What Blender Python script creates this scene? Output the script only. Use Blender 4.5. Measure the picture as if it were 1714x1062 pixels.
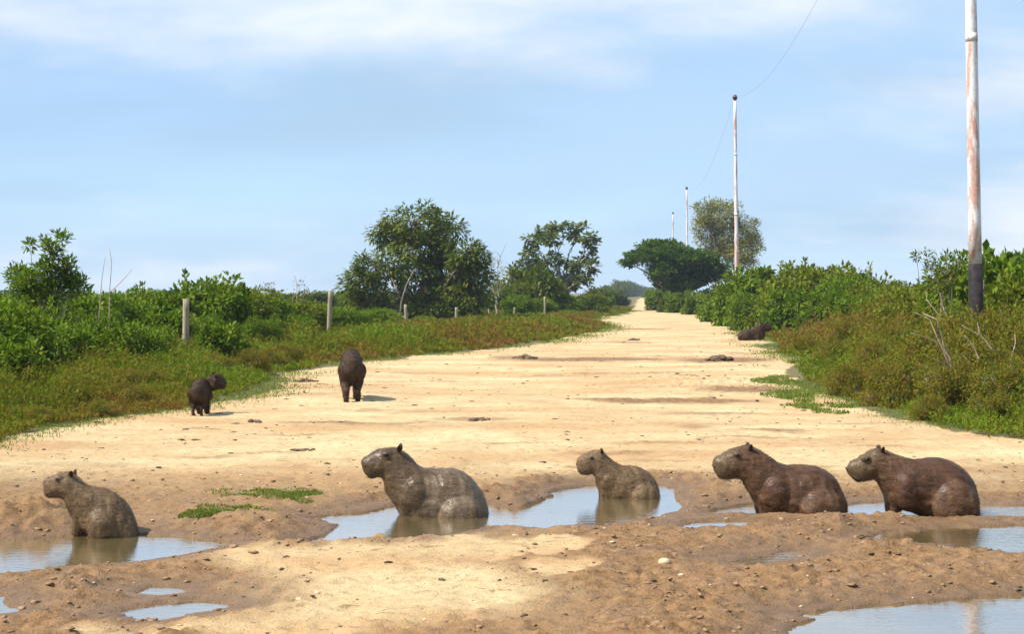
import bpy, bmesh, math, random
import numpy as np
from mathutils import Vector, Matrix
from mathutils.bvhtree import BVHTree

random.seed(7)
RNG = np.random.default_rng(11)
for o in list(bpy.data.objects):
    bpy.data.objects.remove(o)
SC = bpy.context.scene
COL = SC.collection

# ------------------------------------------------------------------ camera
F = 2800.0          # focal length in photo pixels (photo 1714 wide)
CX, HY = 857.0, 490.0   # principal column, horizon row
H = 1.38            # eye height
cam_d = bpy.data.cameras.new('camera')
cam = bpy.data.objects.new('camera', cam_d)
COL.objects.link(cam)
cam.location = (0, 0, H)
cam.rotation_euler = (math.radians(90), 0, 0)
cam_d.sensor_width = 36.0
cam_d.lens = 36.0 * F / 1714.0
cam_d.shift_y = -(531.0 - HY) / 1714.0
cam_d.clip_start = 0.1
cam_d.clip_end = 9000
SC.camera = cam

# ------------------------------------------------------------------ light
SUN_EL = math.radians(50)
SUN_AZ = math.atan2(-0.94, -0.34)          # measured from +Y towards +X
sun_dir = Vector((math.sin(SUN_AZ) * math.cos(SUN_EL), math.cos(SUN_AZ) * math.cos(SUN_EL), math.sin(SUN_EL)))
sd = bpy.data.lights.new('sun', 'SUN')
sd.energy = 4.6
sd.angle = math.radians(0.5)
sd.color = (1.0, 0.955, 0.87)
sun = bpy.data.objects.new('sun', sd)
COL.objects.link(sun)
sun.rotation_euler = sun_dir.to_track_quat('Z', 'Y').to_euler()

W = bpy.data.worlds.new('World')
SC.world = W
W.use_nodes = True
nt = W.node_tree
nt.nodes.clear()
N = nt.nodes.new
def lk(a, b): nt.links.new(a, b)
wo = N('ShaderNodeOutputWorld'); bg = N('ShaderNodeBackground')
sky = N('ShaderNodeTexSky'); sky.sky_type = 'NISHITA'; sky.sun_disc = False
sky.sun_elevation = SUN_EL; sky.sun_rotation = SUN_AZ
sky.air_density = 1.0; sky.dust_density = 0.1; sky.ozone_density = 3.0
bg.inputs['Strength'].default_value = 0.104
tc = N('ShaderNodeTexCoord'); sep = N('ShaderNodeSeparateXYZ')
lk(tc.outputs['Generated'], sep.inputs[0])
def wmath(op, a, b=None):
    m = N('ShaderNodeMath'); m.operation = op
    for i, v in enumerate((a, b)):
        if v is None: continue
        if isinstance(v, (int, float)): m.inputs[i].default_value = v
        else: lk(v, m.inputs[i])
    return m.outputs[0]
zz = wmath('ADD', wmath('MAXIMUM', sep.outputs['Z'], 0.0), 0.30)
comb = N('ShaderNodeCombineXYZ')
lk(wmath('DIVIDE', sep.outputs['X'], zz), comb.inputs[0])
lk(wmath('DIVIDE', sep.outputs['Y'], zz), comb.inputs[1])
def wnoise(scale, detail, rough, off, sx=1.0, sy=1.0):
    mp = N('ShaderNodeMapping'); mp.inputs['Location'].default_value = off
    mp.inputs['Scale'].default_value = (sx, sy, 1)
    lk(comb.outputs[0], mp.inputs['Vector'])
    n = N('ShaderNodeTexNoise'); n.inputs['Scale'].default_value = scale
    n.inputs['Detail'].default_value = detail; n.inputs['Roughness'].default_value = rough
    lk(mp.outputs[0], n.inputs['Vector'])
    return n.outputs['Fac']
def wramp(fac, stops):
    r = N('ShaderNodeValToRGB')
    r.color_ramp.interpolation = 'EASE'
    while len(r.color_ramp.elements) < len(stops): r.color_ramp.elements.new(0.5)
    for e, (p, c) in zip(r.color_ramp.elements, stops):
        e.position = p; e.color = (c, c, c, 1)
    lk(fac, r.inputs[0])
    return r.outputs[0]
veil = wramp(wnoise(1.6, 5, 0.55, (3.1, 1.7, 0), 0.6, 1.0), [(0.25, 0.45), (0.6, 0.9)])
grey = wramp(wnoise(2.2, 4, 0.5, (4.7, 14.2, 0), 0.5, 1.0), [(0.45, 0.0), (0.72, 0.5)])
puff = wramp(wnoise(1.7, 6, 0.52, (14.95, 20.6, 0), 0.75, 1.0), [(0.47, 0.0), (0.75, 0.95)])
def wmix(fac, a, b):
    m = N('ShaderNodeMix'); m.data_type = 'RGBA'
    lk(fac, m.inputs['Factor'])
    for sock, v in ((m.inputs['A'], a), (m.inputs['B'], b)):
        if isinstance(v, tuple): sock.default_value = v
        else: lk(v, sock)
    return m.outputs['Result']
tintn = N('ShaderNodeMix'); tintn.data_type = 'RGBA'; tintn.blend_type = 'MULTIPLY'; tintn.inputs['Factor'].default_value = 1.0
lk(sky.outputs[0], tintn.inputs['A']); tintn.inputs['B'].default_value = (.70, .84, 1.06, 1)
c0 = wmix(veil, tintn.outputs['Result'], (3.0, 4.1, 5.4, 1))
c1 = wmix(grey, c0, (2.3, 3.25, 4.35, 1))
c2 = wmix(puff, c1, (5.9, 6.0, 6.2, 1))
lk(c2, bg.inputs[0]); lk(bg.outputs[0], wo.inputs[0])

SC.view_settings.view_transform = 'Standard'
SC.view_settings.look = 'None'
SC.view_settings.gamma = 1.0
SC.view_settings.exposure = 0.78
SC.view_settings.use_curve_mapping = False
SC.render.engine = 'CYCLES'

# ------------------------------------------------------------------ helpers
def gd(py, z=0.0):
    """distance at which a photo row meets the level z"""
    return F * (H - z) / max(py - HY, 1e-3)
def P(px, py, d):
    return np.array(((px - CX) * d / F, d, H - (py - HY) * d / F))
def PG(px, py, z=0.0):
    d = gd(py, z)
    return np.array(((px - CX) * d / F, d, z))

def _hash(ix, iy, iz, seed):
    h = (ix.astype(np.int64) * 374761393 + iy.astype(np.int64) * 668265263 + iz.astype(np.int64) * 2147483647 + seed * 974711) & 0xffffffff
    h = ((h ^ (h >> 13)) * 1274126177) & 0xffffffff
    h = (h ^ (h >> 16)) & 0xffffffff
    return h.astype(np.float64) / 4294967295.0
def vnoise(x, y, seed=0):
    ix = np.floor(x); iy = np.floor(y)
    fx = x - ix; fy = y - iy
    fx = fx * fx * fx * (fx * (fx * 6 - 15) + 10); fy = fy * fy * fy * (fy * (fy * 6 - 15) + 10)
    z = np.zeros_like(ix)
    a = _hash(ix, iy, z, seed); b = _hash(ix + 1, iy, z, seed)
    c = _hash(ix, iy + 1, z, seed); d = _hash(ix + 1, iy + 1, z, seed)
    return (a * (1 - fx) + b * fx) * (1 - fy) + (c * (1 - fx) + d * fx) * fy
def fbm(x, y, seed=0, octv=4, gain=0.5):
    s = np.zeros_like(x, dtype=float); a = 1.0; t = 0.0
    for i in range(octv):
        c, sn = math.cos(0.6 * i + .3), math.sin(0.6 * i + .3)
        k = 2.03 ** i
        s += a * (vnoise((x * c - y * sn) * k + 13.7 * i, (x * sn + y * c) * k - 7.3 * i, seed + i) - 0.5)
        t += a; a *= gain
    return s / t * 2
def sstep(a, b, x):
    t = np.clip((x - a) / (b - a), 0, 1)
    return t * t * (3 - 2 * t)

def tag(o, label, cat, group=None, kind=None):
    o['label'] = label; o['category'] = cat
    if group: o['group'] = group
    if kind: o['kind'] = kind
    return o
def empty(name, loc=(0, 0, 0), rz=0.0):
    o = bpy.data.objects.new(name, None)
    o.empty_display_size = 0.1
    COL.objects.link(o)
    o.location = loc; o.rotation_euler = (0, 0, rz)
    return o
def mesh_np(name, V, T, tint=None, smooth=False):
    """mesh from an (n,3) vertex array and an (m,3) or (m,4) face array"""
    me = bpy.data.meshes.new(name)
    V = np.ascontiguousarray(V, dtype=np.float32); T = np.ascontiguousarray(T, dtype=np.int32)
    k = T.shape[1]
    me.vertices.add(len(V)); me.vertices.foreach_set('co', V.ravel())
    me.loops.add(T.size); me.loops.foreach_set('vertex_index', T.ravel())
    me.polygons.add(len(T))
    me.polygons.foreach_set('loop_start', np.arange(0, T.size, k, dtype=np.int32))
    me.update(calc_edges=True)
    if tint is not None:
        for nm, arr in (tint.items() if isinstance(tint, dict) else (('tint', tint),)):
            at = me.attributes.new(nm, 'FLOAT', 'POINT')
            at.data.foreach_set('value', np.ascontiguousarray(arr, dtype=np.float32))
    if smooth:
        me.polygons.foreach_set('use_smooth', np.ones(len(T), dtype=bool))
    me.validate()
    return me
def obj(name, me, mat, parent=None, loc=None):
    o = bpy.data.objects.new(name, me)
    COL.objects.link(o)
    if mat and not me.materials: me.materials.append(mat)
    if parent: o.parent = parent
    if loc is not None: o.location = loc
    return o
class MB:
    """collects triangles"""
    def __init__(s): s.v = []; s.t = []; s.a = []; s.n = 0
    def add(s, V, T, a=0.5):
        V = np.asarray(V, float); T = np.asarray(T, int)
        s.v.append(V); s.t.append(T + s.n); s.n += len(V)
        s.a.append(np.full(len(V), a, float) if np.isscalar(a) else np.asarray(a, float))
    def tube(s, pts, rad, n=7, a=0.5, cap=True):
        pts = np.asarray(pts, float); m = len(pts)
        rad = np.full(m, rad, float) if np.isscalar(rad) else np.asarray(rad, float)
        tg = np.gradient(pts, axis=0); tg /= np.linalg.norm(tg, axis=1)[:, None] + 1e-9
        ref = np.array((0, 0, 1.0)) if abs(tg[0][2]) < 0.9 else np.array((1.0, 0, 0))
        u = np.cross(tg, ref); u /= np.linalg.norm(u, axis=1)[:, None] + 1e-9
        w = np.cross(tg, u)
        th = np.linspace(0, 2 * np.pi, n, endpoint=False)
        V = pts[:, None, :] + rad[:, None, None] * (np.cos(th)[None, :, None] * u[:, None, :] + np.sin(th)[None, :, None] * w[:, None, :])
        V = V.reshape(-1, 3); T = []
        for i in range(m - 1):
            for j in range(n):
                a0 = i * n + j; a1 = i * n + (j + 1) % n
                T += [(a0, a1, a1 + n), (a0, a1 + n, a0 + n)]
        if cap:
            k = len(V); V = np.vstack([V, pts[0], pts[-1]])
            for j in range(n):
                T += [(k, (j + 1) % n, j), (k + 1, (m - 1) * n + j, (m - 1) * n + (j + 1) % n)]
        s.add(V, T, a)
    def ball(s, c, r, n=10, a=0.5, jit=0.0):
        r = np.full(3, r, float) if np.isscalar(r) else np.asarray(r, float)
        V = [(0, 0, 1)]; m = n // 2 + 1
        for i in range(1, m):
            ph = math.pi * i / m
            for j in range(n):
                t = 2 * math.pi * j / n
                V.append((math.sin(ph) * math.cos(t), math.sin(ph) * math.sin(t), math.cos(ph)))
        V.append((0, 0, -1)); V = np.array(V); T = []
        for j in range(n):
            T.append((0, 1 + j, 1 + (j + 1) % n))
        for i in range(m - 2):
            for j in range(n):
                a0 = 1 + i * n + j; a1 = 1 + i * n + (j + 1) % n
                T += [(a0, a0 + n, a1 + n), (a0, a1 + n, a1)]
        k = len(V) - 1; b = 1 + (m - 2) * n
        for j in range(n):
            T.append((k, b + (j + 1) % n, b + j))
        if jit: V = V * (1 + jit * (RNG.random((len(V), 1)) - .5) * 2)
        s.add(V * r + np.asarray(c), T, a)
    def leaves(s, base, d, nrm, L, Wd, a, fold=0.18, droop=0.0):
        """diamond leaves folded along the midrib; arrays of shape (N,3)/(N,)"""
        d = d / (np.linalg.norm(d, axis=1)[:, None] + 1e-9)
        sv = np.cross(d, nrm); sv /= np.linalg.norm(sv, axis=1)[:, None] + 1e-9
        nn = np.cross(sv, d)
        L = np.broadcast_to(L, (len(base),))[:, None]; Wd = np.broadcast_to(Wd, (len(base),))[:, None]
        v0 = base; v2 = base + d * L - np.array((0, 0, 1.0)) * droop * L
        mid = base + d * L * 0.45
        v1 = mid + sv * Wd * .5 + nn * Wd * fold; v3 = mid - sv * Wd * .5 + nn * Wd * fold
        V = np.stack([v0, v1, v2, v3], 1).reshape(-1, 3)
        i = np.arange(len(base))[:, None] * 4
        T = np.concatenate([i + np.array([[0, 1, 2]]), i + np.array([[0, 2, 3]])], 0)
        s.add(V, T, np.repeat(np.broadcast_to(a, (len(base),)), 4))
    def mesh(s, name, smooth=False):
        return mesh_np(name, np.vstack(s.v), np.vstack(s.t), np.concatenate(s.a), smooth)
def rdir(n, rng=RNG):
    v = rng.normal(size=(n, 3)); return v / np.linalg.norm(v, axis=1)[:, None]

# ------------------------------------------------------------------ materials
class Mat:
    def __init__(s, name):
        s.m = bpy.data.materials.new(name); s.m.use_nodes = True
        s.t = s.m.node_tree; s.b = s.t.nodes['Principled BSDF']; s.out = s.t.nodes['Material Output']
    def n(s, k): return s.t.nodes.new(k)
    def l(s, a, b): s.t.links.new(a, b)
    def attr(s, nm):
        a = s.n('ShaderNodeAttribute'); a.attribute_name = nm; return a.outputs['Fac']
    def coord(s, kind='Object', scale=(1, 1, 1)):
        t = s.n('ShaderNodeTexCoord'); mp = s.n('ShaderNodeMapping'); mp.inputs['Scale'].default_value = scale
        s.l(t.outputs[kind], mp.inputs['Vector']); return mp.outputs[0]
    def noise(s, scale, detail=4, rough=.55, vec=None, dist=0.0):
        n = s.n('ShaderNodeTexNoise'); n.inputs['Scale'].default_value = scale
        n.inputs['Detail'].default_value = detail; n.inputs['Roughness'].default_value = rough
        n.inputs['Distortion'].default_value = dist
        if vec is None: vec = s.coord()
        s.l(vec, n.inputs['Vector']); return n.outputs['Fac']
    def ramp(s, fac, stops, mode='LINEAR'):
        r = s.n('ShaderNodeValToRGB'); r.color_ramp.interpolation = mode
        while len(r.color_ramp.elements) < len(stops): r.color_ramp.elements.new(0.5)
        for e, (p, c) in zip(r.color_ramp.elements, stops):
            e.position = p
            e.color = (c, c, c, 1) if np.isscalar(c) else (*c, 1)
        s.l(fac, r.inputs[0]); return r.outputs[0]
    def mix(s, fac, a, b, mode='MIX'):
        m = s.n('ShaderNodeMix'); m.data_type = 'RGBA'; m.blend_type = mode
        for sock, v in ((m.inputs['Factor'], fac), (m.inputs['A'], a), (m.inputs['B'], b)):
            if isinstance(v, (int, float)): sock.default_value = v
            elif isinstance(v, tuple): sock.default_value = (*v, 1)
            else: s.l(v, sock)
        return m.outputs['Result']
    def math(s, op, a, b=0.0):
        m = s.n('ShaderNodeMath'); m.operation = op
        for sock, v in ((m.inputs[0], a), (m.inputs[1], b)):
            if isinstance(v, (int, float)): sock.default_value = v
            else: s.l(v, sock)
        return m.outputs[0]
    def set(s, **k):
        for key, v in k.items():
            sock = s.b.inputs[key.replace('_', ' ')]
            if isinstance(v, (int, float)): sock.default_value = v
            elif isinstance(v, tuple): sock.default_value = (*v, 1)
            else: s.l(v, sock)
    def bump(s, h, strength=.5, dist=.01):
        b = s.n('ShaderNodeBump'); b.inputs['Strength'].default_value = strength; b.inputs['Distance'].default_value = dist
        s.l(h, b.inputs['Height']); s.l(b.outputs[0], s.b.inputs['Normal'])

def leaf_mat(name, stops, trans=.32, rough=.65, spec=.10):
    m = Mat(name)
    c = m.ramp(m.attr('tint'), stops)
    m.set(Base_Color=c, Roughness=rough, Specular_IOR_Level=spec)
    tr = m.n('ShaderNodeBsdfTranslucent'); mx = m.n('ShaderNodeMixShader'); mx.inputs[0].default_value = trans
    m.l(m.mix(1.0, c, (1.25, 1.3, .55), 'MULTIPLY'), tr.inputs['Color'])
    m.l(m.b.outputs[0], mx.inputs[1]); m.l(tr.outputs[0], mx.inputs[2]); m.l(mx.outputs[0], m.out.inputs['Surface'])
    return m.m
M = {}
M['shrub'] = leaf_mat('shrub_leaf', [(0, (.05, .085, .006)), (.4, (.105, .17, .010)), (.75, (.155, .225, .014)), (1, (.23, .26, .04))])
M['shrub_r'] = leaf_mat('shrub_leaf_yellowish', [(0, (.065, .085, .008)), (.4, (.135, .17, .012)), (.75, (.185, .215, .018)), (1, (.26, .25, .05))])
M['oak'] = leaf_mat('drooping_leaf', [(0, (.04, .06, .007)), (.45, (.09, .125, .011)), (.8, (.155, .18, .018)), (1, (.25, .20, .03))])
M['umbrella'] = leaf_mat('umbrella_leaf', [(0, (.028, .06, .006)), (.5, (.065, .12, .010)), (1, (.11, .17, .014))])
M['feather'] = leaf_mat('feathery_leaf', [(0, (.13, .13, .016)), (.5, (.21, .205, .026)), (1, (.28, .25, .05))])
M['cecropia'] = leaf_mat('broad_leaf', [(0, (.06, .085, .018)), (.5, (.115, .145, .03)), (1, (.23, .24, .09))])
M['far'] = leaf_mat('distant_leaf', [(0, (.05, .07, .010)), (.5, (.10, .13, .018)), (1, (.15, .17, .03))])
M['weed'] = leaf_mat('weed_leaf', [(0, (.20, .09, .028)), (.14, (.19, .12, .026)), (.36, (.175, .145, .017)), (.65, (.15, .165, .012)), (1, (.12, .195, .013))], trans=.35)
M['grass'] = leaf_mat('grass_blade', [(0, (.26, .21, .07)), (.3, (.15, .18, .035)), (1, (.12, .20, .03))], trans=.3)

def bark_mat(name, c1, c2, scale=9):
    m = Mat(name)
    n = m.noise(scale, 5, .6, m.coord('Object', (1, 1, .25)))
    m.set(Base_Color=m.ramp(n, [(.3, c1), (.7, c2)]), Roughness=.9)
    m.bump(n, .6, .02)
    return m.m
M['bark'] = bark_mat('bark', (.10, .075, .05), (.27, .22, .17))
M['palebark'] = bark_mat('pale_bark', (.22, .19, .15), (.46, .42, .36))
M['twig'] = bark_mat('dry_twig', (.26, .18, .12), (.46, .36, .27), 20)

# ------------------------------------------------------------------ the road edges and puddles (traced on the ground)
LEFT = [(-500, 860), (-200, 790), (0, 742), (100, 716), (200, 701), (300, 690), (400, 668), (462, 650), (470, 632), (600, 605), (760, 592), (900, 576),
        (1005, 556), (1020, 546), (990, 537), (1050, 525), (1064, 514), (1067, 503), (1074, 496), (1076, 492)]
RIGHT = [(2300, 860), (1950, 790), (1714, 742), (1600, 722), (1480, 692), (1335, 652), (1325, 622), (1340, 605), (1292, 590), (1285, 572), (1240, 549),
         (1210, 535), (1172, 524), (1168, 517), (1094, 513), (1089, 503), (1083, 496), (1078, 492)]
def edge_fn(lst):
    d = np.array([gd(y) for _, y in lst]); x = np.array([(px - CX) * gd(y) / F for px, y in lst])
    return lambda q: np.interp(q, d, x)
EL, ER = edge_fn(LEFT), edge_fn(RIGHT)

ZW = -0.05
PUD = {
 'left': [(-90, 915), (-30, 908), (60, 904), (125, 899), (235, 896), (300, 902), (350, 908), (392, 909), (362, 921), (300, 933), (225, 945), (130, 953), (60, 960), (0, 964), (-90, 970)],
 'mid': [(523, 909), (545, 896), (566, 882), (530, 874), (505, 869), (560, 863), (605, 860), (650, 851), (740, 842), (815, 846), (858, 856), (890, 850), (922, 833), (933, 823), (950, 820), (995, 814),
         (1060, 811), (1104, 813), (1130, 817), (1134, 838), (1150, 855), (1101, 867), (1070, 871), (1007, 883), (960, 882), (915, 890), (881, 886), (815, 884), (768, 897), (733, 904), (649, 907), (590, 905), (570, 908), (542, 916)],
 'back': [(1180, 858), (1250, 846), (1420, 845), (1500, 841), (1640, 847), (1800, 850), (1820, 868), (1640, 869), (1480, 867), (1420, 864), (1270, 864), (1190, 863)],
 'sliver': [(1140, 884), (1162, 877), (1245, 874), (1300, 879), (1312, 885), (1245, 889), (1152, 889)],
 'right': [(1445, 906), (1490, 893), (1560, 887), (1640, 883), (1714, 880), (1850, 880), (1850, 932), (1714, 930), (1610, 925), (1590, 916), (1500, 912)],
 'corner': [(1295, 1100), (1340, 1050), (1365, 1040), (1335, 1031), (1430, 1021), (1560, 1009), (1640, 1002), (1850, 992), (1850, 1130), (1300, 1130)],
 'small': [(205, 1030), (260, 1018), (330, 1011), (378, 1012), (388, 1019), (320, 1029), (262, 1042), (222, 1039)],
 'edge': [(-60, 996), (14, 999), (24, 1012), (18, 1028), (-60, 1036)],
 'streak': [(1226, 946), (1262, 936), (1335, 927), (1342, 932), (1302, 941), (1262, 951)],
 'trickle': [(240, 996), (262, 989), (296, 989), (298, 995), (268, 999)],
}
PW = {k: np.array([PG(x, y, ZW)[:2] for x, y in v]) for k, v in PUD.items()}
def poly_sd(px, py, poly):
    """signed distance, negative inside"""
    n = len(poly); best = np.full(px.shape, 1e9); inside = np.zeros(px.shape, bool)
    for i in range(n):
        ax, ay = poly[i]; bx, by = poly[(i + 1) % n]
        ex, ey = bx - ax, by - ay
        t = np.clip(((px - ax) * ex + (py - ay) * ey) / (ex * ex + ey * ey + 1e-12), 0, 1)
        best = np.minimum(best, (px - ax - t * ex) ** 2 + (py - ay - t * ey) ** 2)
        c = ((ay > py) != (by > py)) & (px < (bx - ax) * (py - ay) / (by - ay + 1e-12) + ax)
        inside ^= c
    return np.where(inside, -1, 1) * np.sqrt(best)

# mud heaps on the shores: (px, py, radius m across, radius m deep, height m)
HEAPS = [(890, 838, .22, .55, .085), (850, 832, .3, .6, .06), (925, 812, .2, .6, .06), (20, 878, .35, .8, .055), (60, 866, .3, .7, .04), (560, 893, .13, .25, .06), (520, 896, .2, .3, .045),
         (600, 911, .14, .16, .035), (700, 909, .14, .16, .025), (500, 914, .2, .2, .03), (640, 912, .12, .15, .022), (1190, 838, .35, .7, .05), (1170, 812, .3, .7, .05),
         (1350, 873, .8, .22, .03), (1570, 876, .8, .2, .03), (1480, 899, .15, .15, .05), (1690, 985, .25, .25, .05), (1560, 995, .25, .2, .035), (430, 880, .35, .6, .05), (560, 870, .25, .4, .02),
         (1160, 640, 1, 3, .05), (100, 985, .3, .3, .03), (30, 978, .3, .3, .035), (1360, 1003, .2, .12, .03), (1285, 905, .25, .2, .02)]
STREAKS = [(1120, 672, 190, 5, 1), (1250, 655, 110, 7, .9), (1230, 605, 110, 7, 1), (1000, 603, 190, 4, .9), (880, 602, 60, 5, .7), (1040, 551, 150, 2, .9), (800, 704, 60, 3, .6), (1000, 757, 90, 6, .6), (700, 690, 120, 3, .35), (700, 640, 200, 3, .3), (420, 800, 200, 8, .4), (120, 780, 150, 8, .4), (1500, 800, 200, 12, .5), (560, 660, 120, 4, .35), (1060, 575, 60, 3, .5), (1240, 573, 50, 2, .5)]
_sr = random.Random(5)
for _i in range(46):
    _y = 545 + 240 * _sr.random(); STREAKS.append((_sr.uniform(300, 1500), _y, _sr.uniform(25, 130), _sr.uniform(1.2, 1.2 + (_y - 530) / 70), _sr.uniform(.25, .7)))
DRY = [(610, 985, 260, 75), (560, 935, 180, 45), (250, 1055, 160, 16), (930, 917, 95, 12), (950, 952, 90, 12), (740, 920, 150, 18), (480, 1040, 200, 40)]

_pr = np.random.default_rng(19)
PITS = []
for _i in range(420):
    _px, _py = _pr.uniform(-20, 1740), 790 + 285 * _pr.random() ** .8
    _c = PG(_px, _py); PITS.append((_c[0], _c[1], _pr.uniform(.022, .055), _pr.uniform(.008, .022)))
def ground_fields(x, y):
    """height, wetness and road mask at ground points"""
    near = (y < 17)
    s = np.full(x.shape, 9.0)
    idx = np.nonzero(near)
    xs, ys = x[idx], y[idx]
    sn = np.full(xs.shape, 9.0)
    for k, pl in PW.items():
        v = poly_sd(xs, ys * 1.0, pl)
        sn = np.minimum(sn, v)
    s[idx] = sn
    fade = np.clip(30 / np.maximum(y, 1), 0, 1)
    l1 = fbm(x * .55, y * .35, 3, 4); l2 = fbm(x * 3.1, y * 2.2, 9, 4); l3 = fbm(x * 14, y * 10, 21, 4, .6)
    l4 = 1 - np.abs(fbm(x * 7.5, y * 5.5, 33, 3, .55)) * 2.2
    s = s + l2 * .05 + l3 * .025
    h = l1 * .012 + .006
    wet = sstep(.75, .05, s + l2 * .3)
    # muddy country round the puddles
    px = CX + x * F / np.maximum(y, .1); py = HY + H * F / np.maximum(y, .1)
    jx = px + 70 * l1 + 55 * l2; jy = py + 16 * l1 + 12 * l2
    mud = sstep(880, 1010, jx) * sstep(838, 880, jy)
    mud = np.maximum(mud, sstep(430, 330, jx) * sstep(925, 955, jy))
    mud = np.maximum(mud, sstep(745, 835, jy) * .72)
    mud = np.maximum(mud, sstep(868, 905, jy) * .55)
    dry = np.zeros_like(x); strk = np.zeros_like(x)
    for cx_, cy_, rx, ry in DRY:
        q = np.sqrt(((jx - cx_) / rx) ** 2 + ((jy - cy_) / ry) ** 2)
        dry = np.maximum(dry, sstep(1.25, .65, q))
    wet = np.clip(np.maximum(wet * (1 - .35 * dry), mud * (1 - dry * .9)), 0, 1)
    for cx_, cy_, rx, ry, am in STREAKS:
        q = np.sqrt(((px + 40 * l1 - cx_) / rx) ** 2 + ((py + 3 * l1 + 1.5 * l2 - cy_) / ry) ** 2)
        strk = np.maximum(strk, am * sstep(1.2, .3, q))
    wet = np.where(near, wet, sstep(.35, .9, l1 * 1.3) * .22 * fade)
    wet = np.maximum(wet, strk)
    rough = .25 + .75 * wet
    l5 = 1 - np.abs(fbm(x * 19, y * 15, 43, 2, .5)) * 2.0
    micro = l2 * .014 + l3 * .017 * rough + np.maximum(l4, 0) ** 3 * .011 * rough + np.maximum(l5, 0) ** 2 * .010 * rough
    h = h + micro * np.where(near, 1, fade * .7)
    for hx, hy, rx, ry, hh in HEAPS:
        c = PG(hx, hy)
        q = ((x - c[0]) / rx) ** 2 + ((y - c[1]) / ry) ** 2
        if hy > 700: wet = np.maximum(wet, np.exp(-q * .8) * (.8 + .5 * l2))
        h = h + .8 * hh * np.exp(-q * 1.4) * (.75 + .5 * np.maximum(l4, -.5) + .6 * l3)
    if np.any(near):
        for cx_, cy_, rr, dp in PITS:
            sel = np.nonzero((np.abs(x - cx_) < rr * 2.4) & (np.abs(y - cy_) < rr * 3.2))[0]
            if len(sel) == 0: continue
            q = np.sqrt(((x[sel] - cx_) / rr) ** 2 + ((y[sel] - cy_) / (rr * 1.35)) ** 2)
            h[sel] = h[sel] + rough[sel] * (-dp * sstep(1.15, .55, q) + dp * .7 * np.exp(-((q - 1.35) / .3) ** 2))
    # shore and basin
    out = np.clip(s, 0, 9); rise = sstep(0, .42, out)
    shore = ZW + .002 + (h - ZW) * (.10 + .90 * rise) + (micro * .25)
    basin = ZW - .015 - .19 * sstep(0, .42, -s)
    h = np.where(s > 0, np.maximum(shore, ZW + .001 + .02 * sstep(0, .06, s)), basin)
    # verges
    e = np.minimum(x - EL(y), ER(y) - x)
    wid = np.clip(y / 40, .35, 1.6)
    e = e + (l1 * .55 + l2 * .22) * wid
    road = sstep(-.15, .22, e / wid)
    h = h + .10 * sstep(0, -2.5, e)
    return h, wet, road, s

SK = 0.0707
def axis(segs):
    out = [segs[0][0]]
    for a, b, st0, st1 in segs:
        p = a; n = max(2, int(2 * (b - a) / (st0 + st1)))
        t = np.linspace(0, 1, n + 1)[1:]
        # step grows linearly from st0 to st1
        w = st0 + (st1 - st0) * t; w = np.cumsum(w); w = w / w[-1]
        out += list(a + (b - a) * w)
    return np.array(out)
ux = axis([(-4000, -400, 900, 120), (-400, -40, 60, 4), (-40, -9, 3, .4), (-9, -6, .2, .05), (-6, 4.6, .024, .024), (4.6, 8, .05, .2), (8, 40, .4, 3), (40, 400, 4, 60), (400, 4000, 120, 900)])
rows = [-60, -20, -5, 2, 4.5, 5.6]
yv = 6.0
while yv < 330:
    rows.append(yv); yv += max(.018, yv * yv / 4600)
rows += [360, 420, 500, 620, 800, 1100, 1600, 2400, 4000]
vy = np.array(rows)
U, Yg = np.meshgrid(ux, vy)
Xg = U + SK * np.clip(Yg, 0, 700)
hg, wetg, roadg, sg = ground_fields(Xg.ravel(), Yg.ravel())
Vg = np.stack([Xg.ravel(), Yg.ravel(), hg], 1)
nx, ny = len(ux), len(vy)
ii = (np.arange(ny - 1)[:, None] * nx + np.arange(nx - 1)[None, :]).ravel()
Fg = np.stack([ii, ii + 1, ii + 1 + nx, ii + nx], 1)
me = mesh_np('ground', Vg, Fg, {'wet': wetg, 'road': roadg, 'shore': np.clip(sg, -1, 1)}, smooth=True)

m = Mat('earth')
gc = m.coord('Object')
wet = m.attr('wet'); road = m.attr('road'); shore = m.attr('shore')
n1 = m.noise(1.3, 6, .6, gc); n2 = m.noise(14, 6, .65, gc); n3 = m.noise(70, 4, .7, gc)
nst = m.noise(1.0, 5, .6, m.coord('Object', (.22, .9, 1)))
drycol = m.ramp(m.math('ADD', m.math('MULTIPLY', n1, .5), m.math('MULTIPLY', n2, .5)), [(.30, (.41, .27, .125)), (.5, (.57, .425, .225)), (.68, (.66, .53, .315))])
speck = m.ramp(m.noise(26, 5, .75, gc), [(.30, .55), (.45, 1.0)])
drycol = m.mix(1.0, drycol, speck, 'MULTIPLY')
blot = m.ramp(m.noise(.55, 6, .62, m.coord('Object', (.6, 1.0, 1))), [(.41, 0.0), (.62, .8)])
drycol = m.mix(blot, drycol, (.43, .25, .11))
grit = m.ramp(m.noise(9, 6, .8, m.coord('Object', (.7, 1.3, 1))), [(.555, 0.0), (.635, .8)])
drycol = m.mix(grit, drycol, (.21, .125, .055))
drycol = m.mix(m.ramp(nst, [(.55, 0.0), (.72, .6)]), drycol, (.34, .20, .09))
mudcol = m.ramp(m.math('ADD', m.math('MULTIPLY', n2, .6), m.math('MULTIPLY', n3, .4)), [(.33, (.06, .029, .012)), (.45, (.205, .112, .047)), (.70, (.365, .215, .105))])
mudcol = m.mix(m.ramp(m.noise(17, 6, .8, gc), [(.56, 0.0), (.66, .8)]), mudcol, (.075, .036, .015))
wf = m.ramp(m.math('ADD', wet, m.math('MULTIPLY', m.math('SUBTRACT', n2, .5), .7)), [(.12, 0.0), (.8, 1.0)])
earth = m.mix(wf, drycol, mudcol)
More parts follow.
